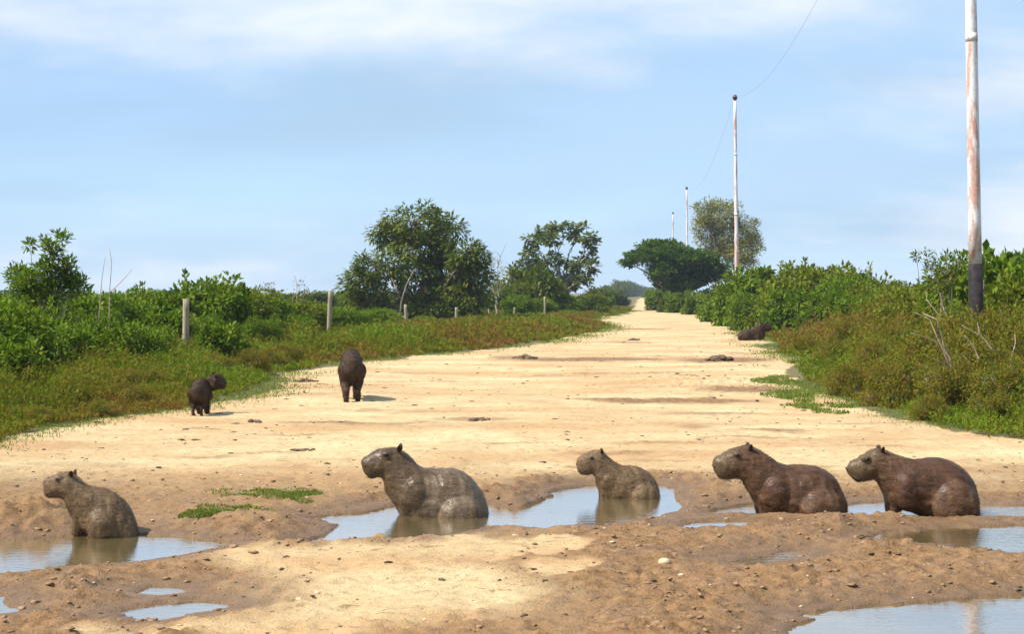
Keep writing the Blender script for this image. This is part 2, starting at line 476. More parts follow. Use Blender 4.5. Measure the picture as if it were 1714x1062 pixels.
soak = m.ramp(shore, [(.0, 1.0), (.12, .8), (.38, 0.0)])
earth = m.mix(m.math('MULTIPLY', soak, .6), earth, (.13, .075, .035))
turf = m.ramp(m.noise(3.0, 5, .6, gc), [(.3, (.20, .135, .06)), (.52, (.13, .11, .04)), (.75, (.09, .115, .03))])
rf = m.ramp(m.math('ADD', road, m.math('MULTIPLY', m.math('SUBTRACT', n2, .5), .8)), [(.3, 0.0), (.62, 1.0)])
m.set(Base_Color=m.mix(rf, turf, earth), Roughness=m.mix(m.math('MULTIPLY', wf, m.ramp(m.noise(2.2, 4, .6, gc), [(.48, 0.0), (.6, 1.0)])), m.ramp(soak, [(0, .95), (1, .42)]), (.5, .5, .5)), Specular_IOR_Level=.3)
m.bump(m.math('ADD', m.math('MULTIPLY', n2, .6), m.math('MULTIPLY', n3, .5)), .9, .028)
ground = obj('ground', me, m.m)
tag(ground, 'pale sandy dirt road churned to brown mud round the puddles', 'ground', kind='structure')

# ------------------------------------------------------------------ water
m = Mat('muddy_water')
wc = m.coord('Object', (.8, 3.2, 1))
r1 = m.noise(7, 3, .5, wc, .6); r2 = m.noise(30, 2, .5, wc)
silt = m.noise(1.6, 4, .6, m.coord('Object'))
m.set(Base_Color=m.ramp(silt, [(.35, (.115, .085, .032)), (.65, (.17, .125, .05))]), Roughness=.03, IOR=1.55, Specular_IOR_Level=.6)
m.set(Coat_Weight=1.0, Coat_Roughness=.03, Coat_IOR=1.85)
m.bump(m.math('ADD', r1, m.math('MULTIPLY', r2, .3)), .13, .012)
m.l(m.b.inputs['Normal'].links[0].from_socket, m.b.inputs['Coat Normal'])
M['water'] = m.m
PLAB = {'left': 'shallow muddy puddle with a young capybara sitting in it beside the grassy mud',
        'mid': 'long muddy pool holding two sitting capybaras, reflecting the sky',
        'back': 'narrow puddle behind the mud bank where two dark capybaras sit',
        'sliver': 'small thin puddle on the mud between the pool and the dark capybaras',
        'right': 'puddle in front of the standing capybara, mirroring the striped pole',
        'corner': 'wide pale puddle with brown shallows in the foreground mud',
        'small': 'small bright puddle beside pale dry sand in the foreground',
        'edge': 'little puddle in rough brown mud at the edge of the view',
        'streak': 'streaky film of water on flat brown mud',
        'trickle': 'tiny sliver of water in brown mud above the small bright puddle'}
def offset_poly(pl, r):
    a = np.roll(pl, 1, 0); b = np.roll(pl, -1, 0); t = b - a
    t /= np.linalg.norm(t, axis=1)[:, None]; nrm = np.stack([t[:, 1], -t[:, 0]], 1)
    area = np.sum(pl[:, 0] * np.roll(pl[:, 1], -1) - np.roll(pl[:, 0], -1) * pl[:, 1])
    return pl + nrm * r * (1 if area > 0 else -1)
for i, (k, pl) in enumerate(PW.items()):
    q = offset_poly(pl, .07)
    c = q.mean(0)
    bm = bmesh.new()
    f = bm.faces.new([bm.verts.new((x - c[0], y - c[1], 0)) for x, y in q])
    if f.normal.z < 0: f.normal_flip()
    bmesh.ops.triangulate(bm, faces=bm.faces[:])
    bm.normal_update()
    for f in bm.faces:
        if f.normal.z < 0: f.normal_flip()
    me = bpy.data.meshes.new('puddle'); bm.to_mesh(me); bm.free()
    o = obj('puddle', me, M['water'], loc=(c[0], c[1], ZW + .0008 * i))
    tag(o, PLAB[k], 'puddle', kind='structure')

def ground_z(x, y):
    h, w, r, s = ground_fields(np.atleast_1d(np.asarray(x, float)), np.atleast_1d(np.asarray(y, float)))
    return h if np.ndim(x) else float(h[0])

# ------------------------------------------------------------------ utility poles, wires
m = Mat('pole_paint')
pc = m.coord('Object', (1, 1, 1))
streak = m.noise(3.2, 6, .6, m.coord('Object', (2.2, 2.2, .55)), .4)
fine = m.noise(30, 4, .6, pc)
paint = m.ramp(fine, [(.3, (.55, .53, .52)), (.7, (.78, .77, .76))])
rust = m.ramp(fine, [(.3, (.36, .13, .07)), (.7, (.55, .27, .18))])
m.set(Base_Color=m.mix(m.ramp(streak, [(.46, 0.0), (.58, .8)]), paint, rust), Roughness=.45, Specular_IOR_Level=.5)
m.bump(streak, .15, .01)
M['pole'] = m.m
m = Mat('black_paint')
fn = m.noise(9, 5, .6)
m.set(Base_Color=m.ramp(fn, [(.4, (.012, .011, .013)), (.75, (.05, .03, .03))]), Roughness=.75, Specular_IOR_Level=.2)
M['black'] = m.m
m = Mat('dark_porcelain'); m.set(Base_Color=(.05, .035, .03), Roughness=.3); M['ins'] = m.m
PLABEL = ['thick white metal pole streaked with rust and painted black at its base, in tall weeds',
          'slim white pole rising in front of the rounded olive tree',
          'thin pole rising from behind the dark flat-topped tree',
          'thinnest, farthest pole, beyond the dark flat-topped tree']
tops = []
for i, (px, d, lean) in enumerate([(1636, 23.6, -.017), (1234, 75.0, -.010), (1151, 140.0, -.008), (1127, 186.0, -.004)]):
    b = np.array(((px - CX) * d / F, d, 0.05)); b[2] = ground_z(b[0], b[1]) - .02
    root = empty('utility_pole', b); root.rotation_euler = (0, lean, 0)
    hb, ht = 1.70, 10.0
    k = MB(); zs = np.linspace(hb, ht, 14)
    k.tube([(0, 0, z) for z in zs], [.098 - .035 * (z / ht) for z in zs], 20)
    o = obj('shaft', k.mesh('shaft', True), M['pole'], root)
    k = MB(); k.tube([(0, 0, -.3), (0, 0, hb * .5), (0, 0, hb - .003)], [.104, .102, .1], 20)
    obj('base_section', k.mesh('base_section', True), M['black'], root)
    for zj in (4.9, 7.6):
        k = MB(); k.tube([(0, 0, zj - .06), (0, 0, zj + .06)], .098 - .035 * zj / ht + .004, 20)
        obj('joint_band', k.mesh('joint_band', True), M['pole'], root)
    k = MB(); k.tube([(0, 0, ht), (0, 0, ht + .05), (0, 0, ht + .1), (0, 0, ht + .17), (0, 0, ht + .23), (0, 0, ht + .27)], [.03, .07, .11, .11, .09, .03], 12)
    obj('insulator', k.mesh('insulator', True), M['ins'], root)
    tag(root, PLABEL[i], 'pole', 'utility poles along the road')
    tops.append(b + np.array((lean * (ht + .2), 0, ht + .2)))
m = Mat('wire_metal'); m.set(Base_Color=(.30, .32, .35), Roughness=.6); M['wire'] = m.m
for i, sag in ((0, 1.6), (1, 1.5), (2, 1.2)):
    a, b = tops[i], tops[i + 1]
    t = np.linspace(0, 1, 40)[:, None]
    pts = a * (1 - t) + b * t; pts[:, 2] -= sag * 4 * (t * (1 - t))[:, 0]
    k = MB(); k.tube(pts - a, .0042, 5)
    o = obj('power_line', k.mesh('power_line', True), M['wire'], loc=a)
    tag(o, ['sagging wire from the thick rusty pole to the slim white pole', 'wire from the slim white pole to the thin pole behind the flat-topped tree',
            'wire between the two farthest poles'][i], 'wire', 'wires along the poles')

# ------------------------------------------------------------------ fence posts
m = Mat('weathered_post')
pn = m.noise(6, 5, .6, m.coord('Object', (4, 4, .6)))
m.set(Base_Color=m.ramp(pn, [(.3, (.15, .12, .07)), (.55, (.28, .24, .15)), (.75, (.42, .38, .28))]), Roughness=.9)
m.bump(pn, .7, .02)
M['post'] = m.m
POSTS = [(310, 501, 29.0, .075, .015, 'thick yellowish wooden fence post in front of green shrubs'),
         (550, 487, 44.0, .075, 0.03, 'pale grey fence post with a knobbly top standing alone before the drooping tree'),
         (681, 510, 58.0, .075, -.05, 'leaning pale fence post under the left side of the drooping tree'),
         (764, 515, 70.0, .085, 0.0, 'short thick fence post under the dark middle of the drooping tree'),
         (820, 512, 78.0, .075, -.04, 'fence post at the right side of the drooping tree'),
         (861, 515, 82.0, .06, 0.02, 'thin fence post half hidden in green bushes'),
         (912, 497, 84.0, .07, 0.0, 'white fence post in front of the open broad-leaved tree')]
for px, top, d, r, lean, lab in POSTS:
    t = P(px, top, d); b = np.array((t[0], d, 0.0)); b[2] = ground_z(b[0], d) - .25; r *= .82
    h = t[2] - b[2]
    k = MB(); zs = np.linspace(0, h, 9)
    k.tube([(random.uniform(-.008, .008), random.uniform(-.008, .008), z) for z in zs], [r * random.uniform(.9, 1.08) * (1.05 - .1 * z / h) for z in zs], 9)
    o = obj('fence_post', k.mesh('fence_post'), M['post'], loc=b); o.rotation_euler = (0, lean, random.random())
    tag(o, lab, 'fence post', 'posts of the roadside fence')

# ------------------------------------------------------------------ trees
def limb(a, b, r0, r1, n=6, wob=.08, sag=0.0):
    a = np.asarray(a, float); b = np.asarray(b, float); t = np.linspace(0, 1, n)[:, None]
    p = a + (b - a) * t; L = np.linalg.norm(b - a)
    w = RNG.normal(size=(n, 3)) * wob * L * .5; w[0] = 0; w[-1] = 0
    p = p + w; p[:, 2] += sag * L * 4 * (t * (1 - t))[:, 0]
    return p, np.linspace(r0, r1, n)
def leaf_clumps(k, centres, out, nl, rad, L, Wd, flat=1.0, droop=.25, tbase=None, upbias=.35):
    n = len(centres)
    c = np.repeat(centres, nl, 0); od = np.repeat(out, nl, 0)
    tb = np.repeat(tbase if tbase is not None else RNG.random(n) * .5 + .2, nl)
    off = rdir(n * nl) * (RNG.random((n * nl, 1)) ** .5) * np.repeat(np.broadcast_to(rad, (n,)), nl)[:, None]
    off[:, 2] *= flat
    d = off / (np.linalg.norm(off, axis=1)[:, None] + 1e-9) * .8 + od * .5 + rdir(n * nl) * .5
    d[:, 2] -= droop
    nr = rdir(n * nl) * .7; nr[:, 2] += 1.0; nr += od * upbias
    sz = RNG.uniform(.65, 1.25, n * nl)
    k.leaves(c + off, d, nr, L * sz, Wd * sz, np.clip(tb + RNG.normal(size=n * nl) * .16, 0, 1))
def tree(name, label, d, base_px, lobes, leafmat, barkmat, per=60, nl=20, rad=.32, L=.2, Wd=.075, flat=.8, droop=.3, trunk_r=.14, fork=.3, shell=.45, depth=1.0, group=None, gz=None, trunks=None, twigs=.35, dscale=.8):
    b = P(base_px, HY, d); b[2] = ground_z(b[0], d) - .05
    root = empty(name, b)
    cr = MB(); tr = MB()
    ctr = np.mean([P(l[0], l[1], d) for l in lobes], 0) - b
    fk = np.array((ctr[0] * .35, 0, ctr[2] * fork))
    p, r = limb((0, 0, -.1), fk, trunk_r, trunk_r * .75, 6, .05); tr.tube(p, r, 9)
    s = d / F
    for (lx, ly, rx, ry) in lobes:
        dz = RNG.uniform(-1, 1) * depth
        c = P(lx, ly, d) - b; c[1] += dz
        R = np.array((rx * s, max(rx, ry) * s * dscale, ry * s))
        p, r = limb(fk if RNG.random() < .7 else fk * .6, c, trunk_r * .5, trunk_r * .16, 7, .10); tr.tube(p, r, 6)
        n = max(8, int(per * (rx * ry) / 1200.0))
        u = rdir(n); q = shell + (1 - shell) * RNG.random(n) ** .6
        q = q * RNG.uniform(.85, 1.18, n)
        pts = c + u * R * q[:, None]
        leaf_clumps(cr, pts, u, nl, rad * RNG.uniform(.6, 1.3, n), L, Wd, flat, droop, RNG.random(n) * .55 + .18)
        for pt in pts[:int(n * twigs)]:
            p, r = limb(c, pt, trunk_r * .13, trunk_r * .04, 4, .1); tr.tube(p, r, 4, cap=False)
    if trunks:
        for (pts, r0) in trunks:
            pp = np.array([P(x, y, d + q) - b for x, y, q in pts]); tr.tube(pp, np.linspace(r0, r0 * .5, len(pp)), 7)
    obj('trunk', tr.mesh('trunk', True), barkmat, root)
    obj('crown', cr.mesh('crown'), leafmat, root)
    return tag(root, label, 'tree', group)

tree('drooping_tree', 'large dense dark green tree with drooping leaf clumps behind the fence posts', 74, 742,
     [(692, 374, 60, 28), (746, 390, 28, 26), (650, 390, 28, 24), (694, 415, 44, 26), (640, 448, 42, 28), (606, 474, 30, 22), (590, 487, 16, 12), (778, 428, 34, 26), (798, 458, 24, 32), (745, 468, 44, 46),
      (705, 480, 42, 36), (772, 498, 42, 36), (720, 522, 50, 24), (622, 505, 30, 18), (730, 428, 26, 22)], M['oak'], M['bark'], per=66, nl=24, rad=.33, L=.26, Wd=.095, droop=.45, trunk_r=.17, fork=.25, depth=1.3, shell=.6,
     trunks=[([(668, 548, -2.2), (672, 505, -2.4), (680, 478, -2.2), (694, 450, -1.5)], .045), ([(672, 505, -2.4), (664, 485, -2.4), (655, 465, -2)], .022)])
tree('broad_leaved_tree', 'open pale-branched tree with separate clumps of broad leaves, sky showing between', 122, 940,
     [(893, 402, 15, 9), (912, 388, 16, 8), (938, 381, 20, 7), (966, 381, 17, 7), (988, 398, 16, 8), (994, 412, 10, 7), (982, 432, 15, 8), (990, 449, 12, 10), (962, 398, 15, 7), (926, 402, 17, 8), (884, 424, 14, 9), (902, 440, 16, 12),
      (962, 444, 16, 10), (930, 432, 13, 10), (975, 466, 14, 10), (915, 462, 20, 14), (950, 475, 24, 16), (884, 445, 14, 12)], M['cecropia'], M['palebark'], per=150, nl=12, rad=.30, L=.36, Wd=.2, flat=.55, droop=.15,
     trunk_r=.15, fork=.42, shell=.2, depth=1.2, twigs=.5)
tree('umbrella_tree', 'dark green flat-topped spreading tree beside the far end of the road', 118, 1132,
     [(1104, 412, 34, 9), (1070, 430, 26, 9), (1055, 440, 14, 6), (1122, 425, 48, 14), (1158, 434, 42, 13), (1190, 450, 26, 12), (1140, 450, 44, 16), (1110, 452, 28, 14), (1120, 470, 26, 14), (1165, 466, 26, 12), (1204, 462, 12, 8), (1142, 478, 26, 10)],
     M['umbrella'], M['bark'], per=260, nl=30, rad=.42, L=.24, Wd=.11, flat=.42, droop=0, trunk_r=.2, fork=.4, depth=1.2)
tree('rounded_tree', 'tall rounded olive green tree with fine feathery foliage behind the slim pole', 150, 1228,
     [(1212, 364, 40, 24), (1182, 348, 20, 11), (1243, 388, 26, 26), (1258, 408, 16, 20), (1184, 384, 22, 22), (1218, 402, 36, 28), (1236, 436, 20, 14), (1192, 412, 18, 14), (1205, 345, 24, 9), (1240, 420, 26, 20), (1250, 440, 14, 8), (1172, 372, 12, 12), (1204, 432, 14, 12)],
     M['feather'], M['palebark'], per=170, nl=24, rad=.48, L=.24, Wd=.09, flat=.75, droop=.1, trunk_r=.2, fork=.3, depth=1.2)
tree('feathery_sapling', 'thin sparse feathery sapling with bare branch tips beside the drooping tree', 80, 832,
     [(824, 442, 14, 10), (838, 455, 15, 9), (822, 470, 18, 10), (842, 472, 12, 8), (810, 452, 8, 8)], M['feather'], M['palebark'], per=120, nl=10, rad=.3, L=.13, Wd=.03, droop=0, trunk_r=.05, fork=.5, depth=.3,
     trunks=[([(832, 450, 0), (838, 430, 0), (848, 405, .2)], .02), ([(838, 430, 0), (825, 415, 0)], .012), ([(832, 460, 0), (846, 448, 0), (858, 446, .2)], .014)])
tree('slender_sapling', 'tall upright young tree with spaced leaf tufts rising above the shrubs at the fence', 25.5, 70,
     [(100, 398, 10, 7), (88, 408, 8, 8), (92, 428, 13, 12), (75, 450, 16, 10), (108, 445, 14, 12), (60, 470, 20, 12), (118, 462, 12, 14), (90, 468, 20, 12), (22, 462, 16, 14), (40, 478, 20, 14), (52, 410, 4, 3), (125, 480, 16, 12), (70, 492, 40, 16)],
     M['shrub'], M['palebark'], per=190, nl=11, rad=.09, L=.085, Wd=.035, flat=1, droop=-.3, trunk_r=.03, fork=.3, depth=.25, twigs=.8)
tree('slender_sapling', 'spindly brownish young tree with sparse tufts next to the striped pole', 27, 1590,
     [(1552, 430, 7, 8), (1562, 450, 12, 10), (1584, 432, 10, 9), (1575, 455, 16, 10), (1606, 436, 10, 10), (1596, 458, 18, 10), (1534, 428, 3, 3), (1580, 474, 30, 12)],
     M['oak'], M['twig'], per=110, nl=8, rad=.09, L=.07, Wd=.028, droop=-.3, trunk_r=.025, fork=.3, depth=.25, twigs=.8)
tree('slender_sapling', 'wispy bare-topped shrub stems against the sky beside the knobbly fence post', 50, 480,
     [(498, 478, 7, 10), (470, 490, 20, 7), (510, 492, 16, 6), (450, 482, 8, 5)], M['oak'], M['twig'], per=110, nl=4, rad=.16, L=.09, Wd=.03, droop=-.2, trunk_r=.025, fork=.4, depth=.3, twigs=.9)

# ------------------------------------------------------------------ shrubs
def shrub_mesh(seed, n_lobes, L, Wd, count, droop=.05, tuft=True):
    rng = np.random.default_rng(seed)
    k = MB(); st = MB()
    lob = []
    for i in range(n_lobes):
        a = rng.random() * 6.283; r = .62 * math.sqrt(rng.random())
        lob.append((np.array((r * math.cos(a), r * math.sin(a), rng.uniform(.30, .74))), np.array((1, 1, .85)) * rng.uniform(.26, .44)))
    for i in range(5):
        a = rng.random() * 6.283; lob.append((np.array((.6 * math.cos(a), .6 * math.sin(a), .2)), np.array((.38, .38, .26))))
    per = count // len(lob) // 12
    for c, R in lob:
        u = rdir(per, rng); q = .35 + .65 * rng.random(per) ** .5
        pts = c + u * R * q[:, None]; pts[:, 2] = np.maximum(pts[:, 2], .03)
        leaf_clumps(k, pts, u, 12, .11, L, Wd, .9, .28, rng.random(per) ** 1.3 * .65 + .15)
        p, r = limb((0, 0, -.04), c, .022, .008, 5, .12); st.tube(p, r, 5)
        for pt in pts[::7]:
            p, r = limb(c, pt, .007, .002, 3, .1); st.tube(p, r, 3, cap=False)
    if tuft:                                    # upright leading shoots
        for i in range(5):
            a = rng.random() * 6.283; r = .55 * math.sqrt(rng.random())
            b = np.array((r * math.cos(a), r * math.sin(a), .62)); t = b + np.array((rng.normal() * .08, rng.normal() * .08, rng.uniform(.15, .40)))
            p, r_ = limb(b, t, .008, .003, 4, .08); st.tube(p, r_, 4)
            p, r_ = limb((0, 0, -.04), b, .014, .008, 5, .08); st.tube(p, r_, 4)
            tt = np.linspace(.3, 1, 12)[:, None]
            leaf_clumps(k, b + (t - b) * tt, np.tile((0, 0, 1.0), (12, 1)), 5, .05, L * .75, Wd * .75, 1, .05, rng.random(12) * .4 + .35)
    return k.mesh('foliage'), st.mesh('stem', True)
VAR = [shrub_mesh(1, 9, .10, .062, 9500), shrub_mesh(2, 11, .08, .048, 11500), shrub_mesh(3, 8, .12, .078, 8000), shrub_mesh(4, 10, .068, .036, 13000)]
WEEDV = [shrub_mesh(7, 10, .075, .026, 9000), shrub_mesh(8, 8, .06, .03, 9000)]
FARV = [shrub_mesh(5, 10, .14, .08, 5600, tuft=False), shrub_mesh(6, 8, .125, .072, 5600)]
def with_mat(pair, mat):
    a, b = pair[0].copy(), pair[1]
    a.materials.clear(); a.materials.append(mat)
    if not b.materials: b.materials.append(M['bark'])
    return a, b
SETS = {'green': [with_mat(v, M['shrub']) for v in VAR], 'yellow': [with_mat(v, M['shrub_r']) for v in VAR],
        'far': [with_mat(v, M['far']) for v in FARV], 'olive': [with_mat(v, M['oak']) for v in VAR], 'fargreen': [with_mat(v, M['shrub']) for v in FARV], 'weedy': [with_mat(v, M['weed']) for v in WEEDV]}
def near_lab(px, marks, dflt):
    for lim, lab in marks:
        if px < lim: return lab
    return dflt
def shrub(px, d, wpx, top, kind, label, group, dy=0.0, name='shrub', cat='shrub'):
    """px column, distance, width in photo pixels, photo row of its top"""
    s = d / F; x = (px - CX) * s; hgt = H - (top - HY) * s
    z = ground_z(x, d) - .02
    vs = SETS[kind]; a, b = vs[random.randrange(len(vs))]
    root = empty(name, (x, d + dy, z), random.random() * 6.28)
    hh = (hgt - z) / 1.05; wd = max(wpx * s / 1.85, hh * .72)
    root.scale = (wd, wd * random.uniform(.85, 1.15), max(hh, .2))
    for nm, me_ in (('foliage', a), ('stem', b)):
        o = bpy.data.objects.new(nm, me_); COL.objects.link(o); o.parent = root
    return tag(root, label, cat, group)
for px, d, w, top in [(1420, 22, 90, 600), (1500, 20, 110, 585), (1585, 18.8, 120, 590), (1680, 18.2, 130, 585), (1620, 21, 110, 545), (1540, 23, 100, 548), (1700, 22, 110, 535), (1460, 26, 90, 560), (1390, 30, 80, 562), (1345, 36, 70, 555), (1600, 25, 90, 520), (1505, 29, 80, 535), (1750, 19, 130, 560), (1410, 36, 70, 530), (1630, 22.4, 120, 506), (1672, 22.2, 110, 512), (1590, 22.8, 110, 515), (1660, 17.4, 90, 650), (1560, 17.8, 80, 655)]:
    shrub(px, d, w, top, 'weedy', near_lab(px, [(1440, 'fuzzy olive-brown weed bush near the lying capybara'), (1600, 'fuzzy olive weed bush around the pale arching dry sticks')], 'bushy olive weed clump below the rusty pole'), 'bushy weeds by the rusty pole', name='weed_bush', cat='weed bush')
for px, d, w, top in [(30, 19.2, 110, 640), (110, 19.4, 100, 632), (200, 21.5, 90, 610), (-40, 18, 110, 650), (255, 24, 80, 590), (420, 27.5, 80, 578), (480, 31, 80, 570), (540, 36, 70, 562), (70, 21, 100, 605), (170, 18.4, 70, 665), (320, 25.5, 80, 590), (60, 17.6, 90, 680), (10, 17.2, 100, 690), (130, 20.8, 100, 612), (240, 22.2, 90, 612), (290, 23.5, 90, 604), (365, 26.5, 80, 585), (215, 20, 80, 635), (150, 22.5, 90, 598), (610, 44, 60, 556), (660, 50, 56, 552), (575, 40, 60, 560), (450, 29.5, 80, 575)]:
    shrub(px, d, w, top, 'weedy', near_lab(px, [(230, 'low bushy olive weed clump by the road, before the leafy shrubs'), (400, 'olive-brown weed bush behind the small dark standing capybara')], 'reddish olive weed bush between the two standing capybaras'), 'bushy weeds on the fence side', name='weed_bush', cat='weed bush')
GL = 'green shrubs along the fence'
lab_f = 'broad-leaved bright green shrub in front of the fence line, beside the weeds'
lab_b = 'dense green shrub in the thicket behind the fence posts'
for px, d, w, top in [(-60, 19.5, 150, 550), (18, 20, 110, 565), (80, 22, 120, 552), (150, 24, 120, 548), (222, 25, 140, 535), (272, 27.5, 90, 545), (372, 29.5, 110, 536), (440, 34, 90, 528), (-10, 22, 140, 490), (45, 23.4, 110, 500), (-60, 21, 150, 485), (110, 25, 120, 530), (340, 33, 90, 525), (500, 38, 90, 525)]:
    shrub(px, d, w, top, 'green', near_lab(px, [(60, 'broad-leaved bright green shrub at the weeds below the slender young tree'), (130, 'leafy green shrub before the bare thin stem'),
          (300, 'broad-leaved shrub with deep shade beneath, beside the thick yellowish fence post'), (460, 'pale leafy shrub just past the thick yellowish fence post')], 'low leafy shrub before the knobbly fence post'), 'leafy shrubs in front of the fence')
for px, d, w, top in [(-40, 30, 120, 492), (30, 31, 130, 490), (110, 32, 130, 488), (190, 34, 120, 484), (240, 36, 90, 476), (300, 37, 90, 480), (345, 36, 110, 455), (400, 38, 100, 478), (370, 42, 120, 472), (450, 44, 100, 492), (500, 46, 110, 500),
                      (560, 48, 90, 508), (610, 52, 100, 515), (270, 32, 100, 512), (160, 31, 100, 515), (430, 40, 90, 505), (520, 50, 90, 512), (60, 27.5, 90, 525)]:
    shrub(px, d, w, top, random.choice(['green', 'green', 'yellow']), near_lab(px, [(140, 'dense green shrub around the foot of the slender young tree'), (255, 'dense green shrub behind the thin bare stem'),
          (325, 'green shrub directly behind the thick yellowish fence post'), (380, 'tallest green shrub of the thicket, just past the thick fence post'), (480, 'dense green shrub between the thick post and the knobbly post')], 'low green shrub around the knobbly fence post'), GL)
for px, d, w, top in [(570, 62, 80, 516), (630, 68, 80, 516), (712, 64, 50, 528), (650, 64, 50, 522), (738, 74, 40, 526), (790, 84, 50, 518), (845, 88, 50, 518), (770, 80, 60, 512), (720, 80, 60, 515)]:
    shrub(px, d, w, top, random.choice(['green', 'yellow']), 'low pale green shrub growing among the fence posts beneath the drooping tree', 'low shrubs under the drooping tree')
for px, d, w, top, kd in [(885, 100, 74, 440, 'olive'), (850, 95, 70, 468, 'olive'), (920, 104, 70, 468, 'olive'), (830, 92, 60, 480, 'olive'), (865, 85, 70, 492, 'green'), (905, 88, 70, 498, 'green'), (950, 100, 60, 492, 'fargreen'), (985, 104, 60, 490, 'olive'),
                          (930, 112, 60, 500, 'fargreen'), (975, 125, 50, 496, 'fargreen'), (1005, 140, 50, 480, 'far'), (1035, 165, 40, 484, 'far'), (1010, 130, 40, 494, 'fargreen')]:
    shrub(px, d, w, top, kd, near_lab(px, [(858, 'olive bush beside the feathery sapling'), (922, 'tall rounded olive bush at the foot of the open broad-leaved tree'), (990, 'low green bush before the open broad-leaved tree')], 'green bush at the bend of the far road'), 'bushes before the far road')
lab_r = 'rounded green bush in the thicket behind the weeds, between the two white poles'
for px, d, w, top, kd in [(1210, 78, 80, 482, 'fargreen'), (1245, 68, 90, 462, 'fargreen'), (1290, 64, 100, 440, 'fargreen'), (1340, 62, 90, 436, 'yellow'), (1390, 58, 100, 440, 'yellow'), (1430, 56, 90, 442, 'yellow'), (1470, 50, 80, 470, 'yellow'),
                          (1260, 60, 80, 485, 'green'), (1320, 54, 100, 478, 'green'), (1385, 50, 100, 482, 'green'), (1440, 46, 90, 488, 'green'), (1365, 72, 100, 445, 'olive'), (1215, 86, 60, 490, 'fargreen'),
                          (1410, 52, 44, 455, 'green'), (1500, 44, 80, 474, 'yellow'), (1290, 56, 70, 492, 'yellow')]:
    shrub(px, d, w, top, kd, near_lab(px, [(1250, 'green bush at the foot of the slim white pole'), (1330, 'rounded green bush behind the lying capybara, past the slim pole'), (1400, 'tall rounded green bush in the middle of the thicket between the white poles'),
          (1450, 'upright green bush towards the low gap in the thicket')], 'low green bush in the gap before the spindly young tree'), 'bushes across the weeds')
for px, d, w, top, kd in [(1545, 36, 90, 470, 'yellow'), (1600, 32, 110, 462, 'yellow'), (1665, 30, 110, 420, 'green'), (1710, 29, 120, 400, 'green'), (1780, 28, 140, 410, 'green'), (1690, 27, 120, 455, 'yellow'), (1640, 34, 110, 448, 'yellow'), (1575, 40, 90, 480, 'green'), (1760, 26, 120, 470, 'yellow'), (1850, 27, 140, 440, 'green')]:
    shrub(px, d, w, top, kd, near_lab(px, [(1610, 'green shrub at the foot of the spindly young tree'), (1655, 'bushy shrub directly behind the black pole base')], 'tall bushy bright green shrub past the rusty pole'), 'shrubs round the near pole')
for px, d, w, top, kd in [(1105, 128, 50, 486, 'fargreen'), (1140, 112, 50, 488, 'fargreen'), (1170, 104, 60, 488, 'fargreen'), (1125, 116, 46, 492, 'olive'), (1195, 98, 60, 490, 'fargreen'), (1100, 170, 30, 484, 'far'), (1185, 118, 60, 480, 'fargreen'), (1230, 92, 60, 478, 'fargreen')]:
    shrub(px, d, w, top, kd, 'low green bush at the foot of the flat-topped tree', 'bushes under the flat-topped tree')
for i in range(16):
    px = 1000 + i * 4.6; d = 240 + 25 * i
    shrub(px, d, 44 - i * 1.3, 474 - (5 if i in (8, 9, 10, 11) else 0) + abs(i - 10) * .8, 'far', 'distant bluish tree at the end of the road', 'far trees on the horizon', name='distant_tree', cat='tree')
for i in range(7):
    shrub(1090 + i * 9, 260 + 30 * (6 - i), 40, 482, 'far', 'distant tree beyond the flat-topped tree', 'far trees behind the flat-topped tree', name='distant_tree', cat='tree')
for i in range(26):
    px = -80 + i * 38; shrub(px, random.uniform(85, 150), 75, random.uniform(484, 490), random.choice(['far', 'olive', 'fargreen']), 'far shrub on the plain behind the fence thicket', 'far shrubs behind the fence thicket')
for i in range(14):
    px = 1240 + i * 48; shrub(px, random.uniform(70, 120), 85, random.uniform(466, 480), random.choice(['far', 'olive', 'fargreen']), 'far shrub on the plain behind the roadside bushes', 'far shrubs behind the roadside bushes')

